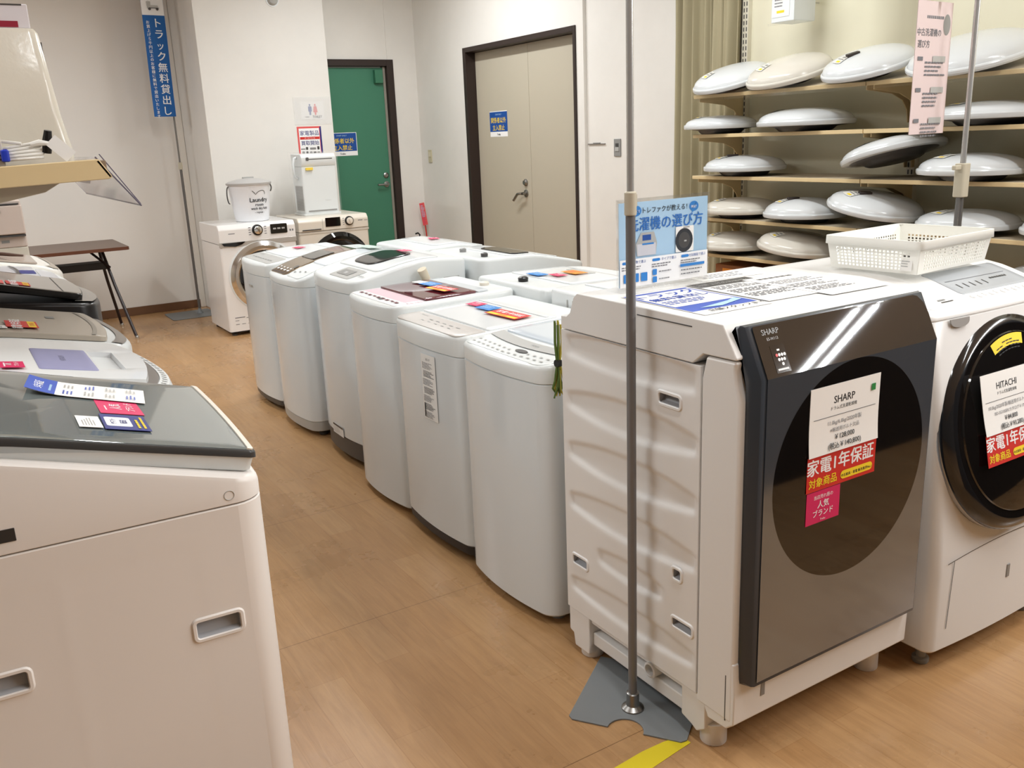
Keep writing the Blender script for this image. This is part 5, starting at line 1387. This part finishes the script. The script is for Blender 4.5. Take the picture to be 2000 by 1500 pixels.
g = GS(); g.lathe([(0.021, 0), (0.021, 0.03), (0.016, 0.031), (0.015, 0.006), (0.001, 0.006)], 24, T=Matrix.Translation((1.38, 1.577, 0.106)) @ Matrix.Rotation(-H90, 4, 'Y')); g.build('drain_outlet', SW, so)
for x, y in ((1.392, 1.385), (1.955, 1.372), (1.385, 1.868), (1.95, 1.87)):
    g = GS(); g.lathe([(0.031, 0.0), (0.033, 0.003), (0.033, 0.05), (0.036, 0.06)], 24, T=Matrix.Translation((x, y, 0))); g.build('foot', SW, so)
# door slab: dark frame and glass
FRM = mat('door_frame_blue_grey', (56, 62, 70), 0.28, coat=0.2)
pro = [(1.252, 0.222), (1.252, 0.948), (1.303, 1.056), (1.318, 1.056), (1.297, 0.99), (1.284, 0.93), (1.282, 0.222)]
g = GS()
def dring(x, e):
    cy = sum(p[0] for p in pro) / len(pro); cz = 0.64
    return [(x, y if i in (3, 4, 5, 6) else y + e, z - e * (0.9 if z > 0.9 else -0.9) * 0.6 if i in (0, 2) else z) for i, (y, z) in enumerate(pro)]
g.loft([[(1.362, y, z) for _, y, z in dring(0, 0.026)], [(1.366, y, z) for _, y, z in dring(0, 0.016)], [(1.376, y, z) for _, y, z in dring(0, 0.003)], [(1.384, y, z) for _, y, z in dring(0, 0.0)], [(1.966, y, z) for _, y, z in dring(0, 0.0)], [(1.974, y, z) for _, y, z in dring(0, 0.003)], [(1.980, y, z) for _, y, z in dring(0, 0.026)]])
g.build('door_frame', FRM, so, angle=30)
MIRR = mat('half_mirror_glass', (152, 160, 172), 0.11, metal=0.85, spec=0.5)
DARKG = mat('dark_door_glass', (16, 14, 14), 0.045, spec=0.75, coat=0.5)
gx0, gx1, gz0 = 1.389, 1.964, 0.232
YF = 1.2495
g = GS()
cx, cz, cr, N = 1.678, 0.688, 0.262, 96
circ = [(cx + cr * math.cos(2 * PI * i / N), cz + cr * math.sin(2 * PI * i / N)) for i in range(N)]
top = 0.950
def torect(i):
    a = 2 * PI * i / N; dx, dz = math.cos(a), math.sin(a)
    t = 9.0
    if dx > 1e-6: t = min(t, (gx1 - cx) / dx)
    if dx < -1e-6: t = min(t, (gx0 - cx) / dx)
    if dz > 1e-6: t = min(t, (top + 0.0002 - cz) / dz)
    if dz < -1e-6: t = min(t, (gz0 - cz) / dz)
    t = max(t, cr)
    return (cx + dx * t, cz + dz * t)
rect = [torect(i) for i in range(N)]
cid = [g.p((x, YF, z)) for x, z in circ]; rid = [g.p((x, YF, z)) for x, z in rect]
for i in range(N):
    j = (i + 1) % N
    g.face((cid[i], cid[j], rid[j], rid[i]), 0)
for qx, qz in ((gx0, gz0), (gx1, gz0), (gx1, top), (gx0, top)):
    ks = sorted(range(N), key=lambda i: math.dist(rect[i], (qx, qz)))[:2]
    a = g.p((qx, YF, qz)); ks.sort()
    if ks[0] == 0 and ks[1] == N - 1: ks = [N - 1, 0]
    g.face((rid[ks[0]], rid[ks[1]], a), 0)
g.face(cid, 1)
# lower edge thickness and the tilted upper pane
ty, tz = (1.303 - 1.252), (1.056 - 0.948)
up = lambda x, s_: (x, 1.2495 + ty * s_ - 0.0, 0.950 + tz * s_)
pane = [(gx0, 0.0), (gx1, 0.0), (gx1 + 0.002, 0.55), (gx1 - 0.004, 0.78), (gx1 - 0.020, 0.93), (gx1 - 0.035, 0.965), (gx0 + 0.004, 0.965), (gx0, 0.93)]
g.face([g.p(up(x, s_)) for x, s_ in pane], 2)
gl = g.build('door_glass', [MIRR, DARKG, mat('upper_door_glass', (36, 36, 37), 0.025, spec=0.9)], so, smooth=False)
def up_print(name, items, mats):
    g = GS()
    n_ = Vector((0, -tz, ty)).normalized()
    for it in items:
        n0 = len(g.v)
        if it[0] == 'text': g.M = None; g.text(it[3], it[4], it[1], it[2], 0, it[5], 'l', it[6])
        elif it[0] == 'rect': g.M = None; g.poly([(it[1], it[2], 0), (it[1] + it[3], it[2], 0), (it[1] + it[3], it[2] + it[4], 0), (it[1], it[2] + it[4], 0)], it[5])
        else: g.M = None; g.poly([(it[1] + it[3] * math.cos(2 * PI * k / 14), it[2] + it[3] * math.sin(2 * PI * k / 14), 0) for k in range(14)], it[5])
        L = math.hypot(ty, tz)
        lift = 0.0006 + 0.0003 * it[5] + (0.0004 if it[0] == 'dot' else 0)
        for q in g.v[n0:]:
            s_ = q.y / L
            w_ = Vector(up(q.x, s_)) + n_ * lift - SO
            q.x, q.y, q.z = w_
    return g.build(name, mats, so, smooth=False)
up_print('maker_lettering', [('text', 1.410, 0.093, 'SHARP', 0.0175, 0, 0.012), ('text', 1.420, 0.080, 'ES-W113', 0.009, 0, 0.0)], [mat('silver_letter', (176, 176, 176), 0.4)])
dots = [('dot', 1.433 + 0.008 * i, 0.046, 0.0036, 0, 1 if i else 2) for i in range(4)] + [('dot', 1.437 + 0.008 * i, 0.036, 0.0036, 0, 1) for i in range(3)] + [('dot', 1.445, 0.026, 0.0036, 0, 1)]
up_print('logo_sticker', [('rect', 1.421, 0.008, 0.042, 0.060, 0), ('rect', 1.438, 0.055, 0.008, 0.004, 1), ('rect', 1.426, 0.013, 0.032, 0.004, 1)] + dots, [BLACKG, PRINTW, LRED])

# price cards on the door
def price_sheet(maker, l1, l2, p1, p2, label, mark=False):
    it = [('text', -0.005, 0.035, maker, 0.024, INK, 'c', 0.014), ('text', -0.005, 0.02, 'ドラム式洗濯乾燥機', 0.010, INK), ('rect', 0, 0.006, 0.21, 0.0012, INK),
          ('text', 0, -0.014, l1, 0.0125, GINK), ('text', 0, -0.031, l2, 0.0115, GINK), ('text', 0, -0.050, p1, 0.0165, INK, 'c', 0.012), ('text', 0, -0.070, p2, 0.0165, INK, 'c', 0.012)]
    if mark: it.append(('rect', 0.093, 0.05, 0.014, 0.016, GREEN))
    return sheet('price_sheet', 0.236, 0.158, it, PAPER, label, 'price card', bend=lambda x, y: 0.0003 + 0.004 * (y / 0.08) ** 2 * (1 if y < 0 else 0.1))
def big_warranty(label):
    return sheet('warranty_card', 0.236, 0.084, [('text', -0.004, 0.0, '家電1年保証', 0.042, PRINTW, 'c', 0.02), ('text', -0.064, -0.031, '対象商品', 0.024, YEL, 'c', 0.02), ('rect', 0.052, -0.023, 0.112, 0.02, YEL, 0.0098), ('text', 0.052, -0.0275, '中古家具・家電 販売業界No.1', 0.0082, INK, 'c', 0.01)], RED, label, 'card', bend=lambda x, y: 0.0003 + 0.3 * y * y)
o = price_sheet('SHARP', '11.0kg/6.0kg/2020年製', '※輸送用ボルト欠品', '￥128,000', '(税込￥140,800)', 'white price sheet for 128,000 yen on the dark glass door', True)
frame(o, (1.641, 1.2486, 0.824), (1, 0, 0), (0, 0, 1))
o = big_warranty('red one year warranty card on the dark glass door, below the white price sheet')
frame(o, (1.641, 1.2486, 0.703), (1, 0, 0), (0, 0, 1))
o = sheet('popular_brand_card', 0.113, 0.078, [('text', 0, 0.02, '当店売れ筋の', 0.011, PRINTW), ('text', 0, -0.002, '人気', 0.02, PRINTW, 'c', 0.012), ('text', 0, -0.022, 'ブランド', 0.018, PRINTW, 'c', 0.012), ('text', 0, -0.034, 'Trefac', 0.007, PRINTW)], PINK, 'pink popular brand card on the dark glass door, below the red warranty card', 'card')
frame(o, (1.583, 1.2484, 0.620), (1, 0, 0), (0, 0, 1))

# papers and sign on its top
ZT = 1.0635
def on_top(o, x, y, lift, skew=0.0):
    return frame(o, (x, y, 1.0602 + (y - 1.339) * 0.00387 + lift), (1, -skew, 0), (skew, 1, 0.0039))
it = [('rect', 0, 0.02, 0.204, 0.25, TBLUE), ('rect', 0, 0.045, 0.19, 0.17, PAPER), ('text', 0, 0.085, 'トラック', 0.05, TBLUE, 'c', 0.02), ('text', 0, 0.04, '無料貸出し', 0.036, TBLUE, 'c', 0.02), ('lines', 0, 0.005, 0.17, 0.04, 3, TBLUE), ('poly', [(-0.06, -0.085), (0.05, -0.06), (0.09, -0.04), (0.09, -0.065), (0.0, -0.095)], SKY), ('text', 0.02, -0.13, '店舗スタッフまで', 0.022, INK, 'c', 0.01)]
o = sheet('truck_leaflet', 0.210, 0.297, it, PAPER, 'blue and white truck lending leaflet lying on the dark glass washer', 'leaflet', th=0.0003)
on_top(o, 1.489, 1.577, 0.0012, 0.01)
def grey_sheet(label, head, seed):
    random.seed(seed)
    it = ([('rect', 0, 0.115, 0.205, 0.056, DGREY), ('text', 0, 0.106, 'お買上げのお客様へ', 0.021, LGREY)] if head else [('lines', 0, 0.12, 0.15, 0.03, 1, DGREY)])
    it += [('lines', -0.0, 0.055 - 0.06 * k, 0.17, 0.045, 4, GINK) for k in range(3)] + [('rect', 0.0, 0.085 - 0.06 * k, 0.18, 0.0012, GINK) for k in range(4)]
    return sheet('printed_sheet', 0.210, 0.297, it, PAPER, label, 'paper', th=0.0003)
o = grey_sheet('printed sheet with a dark grey heading band on the dark glass washer', True, 3)
on_top(o, 1.712, 1.592, 0.0020, 0.03)
o = grey_sheet('printed sheet without a heading band, next to the white basket', False, 5)
on_top(o, 1.872, 1.545, 0.0028, 0.02)
o = sheet('printed_sheet', 0.21, 0.10, [('lines', 0, 0, 0.16, 0.06, 3, GINK)], PAPER, 'narrow printed sheet behind the acrylic sign on the dark glass washer', 'paper')
on_top(o, 1.80, 1.799, 0.0012, 0.1)

# acrylic stand with the blue buying guide
o = thing('acrylic_sign_stand', 'clear acrylic stand holding a blue washing machine buying guide', 'sign', (1.560, 1.765, ZT + 0.0045))
g = G(); g.box(-0.154, 0.154, -0.0035, -0.0015, 0.0, 0.228); g.box(-0.154, 0.154, 0.0015, 0.0035, 0.0, 0.228); g.box(-0.154, 0.154, -0.045, 0.045, -0.002, 0.0); g.build('holder', CLEAR, o, smooth=False)
W_, H_ = 0.297, 0.210
it = [('rect', 0, 0.035, W_, 0.14, SKY)]
for x, y, t in ((-0.092, 0.083, 'サイズ'), (0.100, 0.082, '機能？')):
    it += [('ell', x, y, 0.016, 0.013, MBLUE), ('poly', [(x - 0.009, y - 0.009), (x + 0.001, y - 0.012), (x - 0.006, y - 0.0165)], MBLUE), ('text', x, y - 0.004, t, 0.008, PRINTW)]
it += [('text', 0.005, 0.077, '＼ トレファクが教える！ ／', 0.0165, INK, 'c', 0.006), ('text', 0.005, 0.036, '洗濯機の選び方', 0.0365, mat('title_blue_print', (36, 108, 186), 0.55), 'c', 0.014)]
it += [('poly', [(-0.092, -0.030), (-0.03, -0.030), (-0.026, 0.0), (-0.036, 0.028), (-0.078, 0.028), (-0.096, 0.0)], LGREY), ('poly', [(-0.09, -0.03), (-0.03, -0.03), (-0.03, 0.0), (-0.092, 0.0)], mat('picture_grey', (206, 206, 212), 0.6)), ('rect', -0.060, 0.015, 0.028, 0.014, BLUE), ('rect', -0.056, -0.001, 0.038, 0.004, MBLUE)]
it += [('rect', 0.068, 0.0, 0.062, 0.066, PAPER, 0.003), ('ell', 0.066, -0.003, 0.030, 0.031, mat('picture_dark', (40, 42, 48), 0.5)), ('ell', 0.066, -0.003, 0.020, 0.021, DGREY), ('rect', 0.07, -0.005, 0.008, 0.004, LGREY), ('lines', 0.078, 0.030, 0.03, 0.004, 1, INK)]
it += [('rect', 0, -0.070, W_, 0.07, PRINTW)]
for k, (x, t) in enumerate(((-0.103, '人数で選ぶ'), (-0.005, 'タイプで選ぶ'), (0.093, '付加機能で選ぶ'))):
    it += [('rect', x - 0.025, -0.044, 0.026, 0.007, MBLUE, 0.0033), ('text', x + 0.018, -0.047, t, 0.0085, BLUE), ('lines', x, -0.058, 0.08, 0.012, 2, GINK)]
for k in range(3):
    it.append(('rect', -0.127 + 0.028 * k, -0.083, 0.021, 0.022, MBLUE, 0.002))
for k in range(2):
    it += [('rect', -0.036, -0.075 - 0.019 * k, 0.014, 0.015, MBLUE, 0.002), ('lines', 0.008, -0.075 - 0.019 * k, 0.06, 0.006, 1, GINK)]
it += [('rect', 0.093, -0.068, 0.085, 0.007, MBLUE)] + [('lines', 0.093, -0.08 - 0.01 * k, 0.08, 0.007, 1, GINK) for k in range(2)]
sh = sheet('guide_sheet', W_, H_, it, SKY, parent=o)
sh.matrix_local = Matrix.Translation((0, 0, 0.114)) @ Matrix(((1, 0, 0, 0), (0, 0, -1, 0), (0, 1, 0, 0), (0, 0, 0, 1)))

# ------------------------------------------------------------------ second drum washer, round door
LEANS = [(0.0, 0.0), (0.30, 0.0), (0.68, 0.026), (0.966, 0.078)]
hw = Washer('white drum washer with a large round black door, at the right edge of the view', 2.345, 1.57, 0.0, 0.615, 0.66, 0.966, [(-0.30, 0.978), (-0.24, 0.984), (-0.19, 0.998), (-0.08, 1.034), (0.0, 1.046), (0.32, 1.047)], bulge=0.012, rf=0.03, zb=0.065, body=SW, cover=SW, name='drum_washer', roll=0.012, lean=LEANS)
ho = hw.o
g = G()
def hfront(x, z, e=0.0): return (x, -0.33 - 0.012 * (1 - (2 * x / 0.615) ** 2) - e, z)
for i in range(24):
    a, b = -0.262 + 0.524 * i / 24, -0.262 + 0.524 * (i + 1) / 24
    f = lambda x: 0.345 - 0.03 * (x / 0.3) ** 2
    g.poly([hfront(a, f(a), 0.0004), hfront(b, f(b), 0.0004), hfront(b, f(b) + 0.0025, 0.0004), hfront(a, f(a) + 0.0025, 0.0004)])
g.poly([hfront(-0.238, 0.326, 0.0008), hfront(-0.2355, 0.326, 0.0008), hfront(-0.246, 0.13, 0.0008), hfront(-0.2485, 0.13, 0.0008)])
g.build('panel_seam', DGREY, ho, smooth=False)
g = G(); g.M = Matrix.Translation(hfront(0.02, 0.225, -0.002)); g.box(-0.008, 0.008, -0.003, 0.002, -0.02, 0.02); g.build('latch_notch', MGREY, ho, bevel=0.002)
LEAN = 0.2
HT = Matrix.Translation((2.342 - 2.345, 1.27 - 1.57, 0.664)) @ Matrix.Rotation(PI / 2 - LEAN, 4, 'X') @ Matrix.Scale(1.0135, 4)
g = G(); g.lathe([(0.290, -0.05), (0.292, 0.0), (0.289, 0.012), (0.280, 0.022), (0.262, 0.030), (0.258, 0.030)], 80, T=HT, cap1=False); hd = g.build('round_door', mat('door_ring_black', (26, 26, 28), 0.12, spec=0.6, coat=0.3), ho)
g = G(); g.lathe([(0.2938, -0.012), (0.2938, -0.003), (0.2922, 0.0)], 80, T=HT, cap1=False); g.build('door_rim', mat('rim_silver', (168, 168, 168), 0.25, metal=0.6), hd)
g = G(); g.lathe([(0.2585, 0.030), (0.252, 0.020), (0.244, 0.020), (0.236, 0.034), (0.17, 0.045), (0.08, 0.050), (0.002, 0.051)], 80, T=HT); g.build('door_glass', DARKG, hd)
def glass_depth(r): return 0.034 + (0.051 - 0.034) * (1 - (min(r, 0.236) / 0.236) ** 2)
g = G()
A0, A1, R0_, R1_ = 1.99, 1.36, 0.187, 0.233
def stk(u, v, e=0.001):
    a = A0 + (A1 - A0) * u; r = R0_ + (R1_ - R0_) * v
    return HT @ Vector((r * math.cos(a), r * math.sin(a), glass_depth(r) + e))
g.grid(stk, 16, 3, 0)
for k in range(4):
    for i in range(7):
        if (i + k) % 5 == 4 and k: continue
        u0, u1 = 0.1 + 0.115 * i, 0.1 + 0.115 * i + 0.095; v0, v1 = 0.16 + 0.17 * k, 0.22 + 0.17 * k
        if k == 3 and not 2 <= i <= 4: continue
        g.poly([stk(u, v, 0.0018) for u, v in ((u0, v0), (u1, v0), (u1, v1), (u0, v1))], 1)
g.build('caution_sticker', [YEL, INK], hd, smooth=False)
hw.patch('control_panel', mat('grey_panel', (176, 180, 184), 0.2), rrect(-0.07, 0.262, -0.185, -0.055, 0.012), 0.002)
hw.flat('panel_print', [(-0.03 + 0.03 * k, -0.026 + 0.03 * k, -0.160, -0.138, DGREY) for k in range(5)] + [(0.13 + 0.012 * k, 0.138 + 0.012 * k, -0.142, -0.135, DGREY) for k in range(7)] + [(-0.05, 0.23, -0.12, -0.118, GINK)], dz=0.003)
BTN = mat('button_white', (248, 248, 248), 0.2)
for k in range(11):
    hw.patch('button', BTN, [(-0.05 + 0.027 * k + 0.010 * math.cos(2 * PI * i / 14), -0.205 - 0.004 * (k % 2) + 0.009 * math.sin(2 * PI * i / 14)) for i in range(14)], 0.004, 0.004)
hw.patch('detergent_drawer', SW, rrect(-0.268, -0.085, -0.228, -0.05, 0.02), 0.0015, 0.002)
def upfront(x, z, e): return (x, -0.33 - 0.012 * (1 - (2 * x / 0.615) ** 2) + lean_at(LEANS, z) - e, z)
g = G()
nseg = 12
arc = [(-0.235 + 0.075 * (0.5 - 0.5 * math.cos(PI * k / nseg)), 0.9655 - 0.022 * math.sin(PI * k / nseg) ** 0.6) for k in range(nseg + 1)]
for (x0_, z0_), (x1_, z1_) in zip(arc, arc[1:]):
    g.poly([upfront(x0_, z0_, 0.003), upfront(x1_, z1_, 0.003), upfront(x1_, 0.9655, 0.003), upfront(x0_, 0.9655, 0.003)])
g.build('drawer_grip', mat('grip_grey', (150, 146, 142), 0.4), ho, smooth=False, solid=0.003)
hw.flat('drawer_print', [(-0.19, -0.14, -0.206, -0.202, DGREY), (-0.19, -0.16, -0.196, -0.190, MGREY)], dz=0.003)
o = price_sheet('HITACHI', '10.0kg/2020年製/輸送用ボルト欠品', 'BD-SG100ER/カタログ￥178', '￥84,800', '(税込￥93,280)', 'white price sheet for 84,800 yen on the round black door')
def on_door(o, x, y, dz):
    q = hw.o.location + HT @ Vector((x, y, dz))
    return frame(o, q, (1, 0, 0), (HT.to_3x3() @ Vector((0, 1, 0))))
on_door(o, -0.064, 0.070, 0.0525)
o = big_warranty('red one year warranty card on the round black door')
on_door(o, -0.064, -0.047, 0.0530)

# white perforated basket on it
o = thing('plastic_basket', 'white perforated plastic basket on top of the round door drum washer', 'basket', (2.352, 1.607, 1.0555))
o.rotation_euler.z = 0.075
BW, BD, BH = 0.355, 0.262, 0.088
BASK = mat('basket_white', (244, 243, 236), 0.35)
def side_wall(g, A, B, nh, nv):
    # A, B: bottom corner to bottom corner; flared outwards to the top
    A, B = Vector(A), Vector(B); t = (B - A).normalized(); nrm = Vector((t.y, -t.x, 0)); L = (B - A).length
    us = [0.0]; m_ = 0.022; pit = (L - 2 * m_) / nh
    for i in range(nh): us += [m_ + pit * (i + 0.2), m_ + pit * (i + 0.8)]
    us.append(L)
    vs = [0.0]; pv = (BH - 0.034) / nv
    for j in range(nv): vs += [0.008 + pv * (j + 0.2), 0.008 + pv * (j + 0.8)]
    vs += [BH - 0.026, BH]
    def P_(u, v):
        fl = 0.012 * v / BH; k = (u / L - 0.5) * 2
        return A + t * (u + k * fl) + nrm * fl + Vector((0, 0, v))
    ids = [[g.p(P_(u, v)) for v in vs] for u in us]
    for i in range(len(us) - 1):
        for j in range(len(vs) - 1):
            if i % 2 == 1 and j % 2 == 1 and j < 2 * nv: continue
            g.face((ids[i][j], ids[i + 1][j], ids[i + 1][j + 1], ids[i][j + 1]))
g = G()
a, b = BW / 2, BD / 2
side_wall(g, (-a, -b, 0), (a, -b, 0), 26, 6); side_wall(g, (a, -b, 0), (a, b, 0), 19, 6); side_wall(g, (a, b, 0), (-a, b, 0), 26, 6); side_wall(g, (-a, b, 0), (-a, -b, 0), 19, 6)
g.build('walls', BASK, o, smooth=False, solid=0.0022)
g = G()
xs = lines(-a, a, BW / 52); yv = lines(-b, b, BD / 38)
ids = [[g.p((x, y, 0.001)) for y in yv] for x in xs]
for i in range(len(xs) - 1):
    for j in range(len(yv) - 1):
        if i % 2 == 1 and j % 2 == 1: continue
        g.face((ids[i][j], ids[i + 1][j], ids[i + 1][j + 1], ids[i][j + 1]))
g.build('bottom', BASK, o, smooth=False, solid=0.002)
g = G()
fl = 0.012
Rr = []
for e, z in ((0.0, BH - 0.002), (0.0, BH + 0.002), (0.006, BH + 0.002), (0.007, BH - 0.020)):
    Rr.append([(x, y, z) for x, y in rrect(-a - fl - e, a + fl + e, -b - fl - e, b + fl + e, 0.012 + e, 5)])
g.loft(Rr, 0, False, False); g.build('rim', BASK, o, solid=0.0018)
sh = sheet('price_sticker', 0.034, 0.05, [('lines', 0, 0.014, 0.03, 0.008, 1, INK), ('lines', 0, -0.006, 0.028, 0.02, 3, LGREY)], PAPER, parent=o)
sh.matrix_local = Matrix.Translation((-a - 0.0065, -b + 0.028, 0.034)) @ Matrix(((0, 0.13, -1, 0), (-1, 0, 0, 0), (0, 1, 0.13, 0), (0, 0, 0, 1)))

# ------------------------------------------------------------------ pole, base plate and tape in the foreground
o = thing('sign_pole', 'tall grey pole on a notched base plate in front of the dark glass washer', 'pole', (1.3056, 1.5905, 0))
ed = Vector((0.585, -0.81)); inn = Vector((0.81, 0.585)); p0 = Vector((1.142, 1.655)) - Vector((1.3056, 1.5905))
def pl(u, v): q = p0 + ed * u + inn * v; return (q.x, q.y)
L = 0.307
out = [pl(0.012, 0.0)] + [pl(L / 2 - 0.046 * math.cos(t) , 0.046 * math.sin(t) * 1.0) for t in [PI * k / 14 for k in range(15)]] + [pl(L - 0.012, 0.0), pl(L, 0.012), pl(L, 0.30), pl(0, 0.30), pl(0, 0.012)]
g = G(); g.prism(out, 0.0, 0.0045); g.build('base_plate', mat('base_plate_grey', (126, 130, 132), 0.5, noise=0.1, nscale=60), o, bevel=0.0012)
g = G(); g.lathe([(0.030, 0.0045), (0.029, 0.008), (0.018, 0.016), (0.0165, 0.022), (0.0165, 0.05), (0.013, 0.052)], 28); g.build('pole_socket', STEELP, o)
g = G(); g.tube([(0, 0, 0.04), (0, 0, 1.29)], 0.0112, 20); g.build('lower_pole', mat('grey_steel_pole', (122, 121, 122), 0.3, metal=0.2), o)
g = G(); g.tube([(0, 0, 1.27), (0, 0, 2.35)], 0.0082, 18); g.build('upper_pole', PCHROME, o)
g = G(); g.lathe([(0.0125, 1.276), (0.0138, 1.278), (0.0138, 1.326), (0.0105, 1.329), (0.0085, 1.329)], 24); g.box(0.010, 0.017, -0.004, 0.004, 1.295, 1.322); g.build('clamp', mat('clamp_ivory', (196, 188, 168), 0.4), o, bevel=0.001)
TAPE = mat('yellow_floor_tape', (226, 206, 40), 0.45, noise=0.2, nscale=40)
g = G()
tp = [(0.95, 1.427), (1.06, 1.442), (1.125, 1.440), (1.215, 1.447), (1.282, 1.445), (1.335, 1.437)]
tb = [(1.335, 1.404), (1.28, 1.398), (1.20, 1.388), (1.10, 1.390), (0.95, 1.378)]
g.prism([(x, y) for x, y in (tb[::-1] + tp[::-1])], 0.0002, 0.0009)
tag(g.build('floor_tape', TAPE, smooth=False), 'strip of yellow tape on the floor at the notched base plate', 'tape')

# ------------------------------------------------------------------ groups of repeats
for q in (w1, w2, w3, w4, w5, w6): q.o['group'] = 'white washers of the centre row'
for q in (r0, r1, r2, r3): q.o['group'] = 'white washers behind the centre row'
for q in (fo, wb.o, wc.o, wd.o, we.o, wf.o): q['group'] = 'washers of the left row'
for q in C.collection.objects:
    if q.parent is None and q.name.split('.')[0] in ('popular_brand_card', 'blue_price_card', 'warranty_card', 'navy_card', 'orange_card', 'coral_card', 'price_sheet'):
        q['group'] = 'price and promotion cards on the washers'
    elif q.parent is None and q.name.split('.')[0] == 'printed_sheet':
        q['group'] = 'printed sheets on the dark glass washer'
    elif q.parent is None and q.name.split('.')[0] == 'shelf_standard':
        q['group'] = 'slotted shelf standards'
    elif q.parent is None and q.name.split('.')[0] == 'front_load_washer':
        q['group'] = 'front load washers at the far end'
    elif q.parent is None and q.name.split('.')[0] == 'staff_only_notice':
        q['group'] = 'staff only notices on the doors'
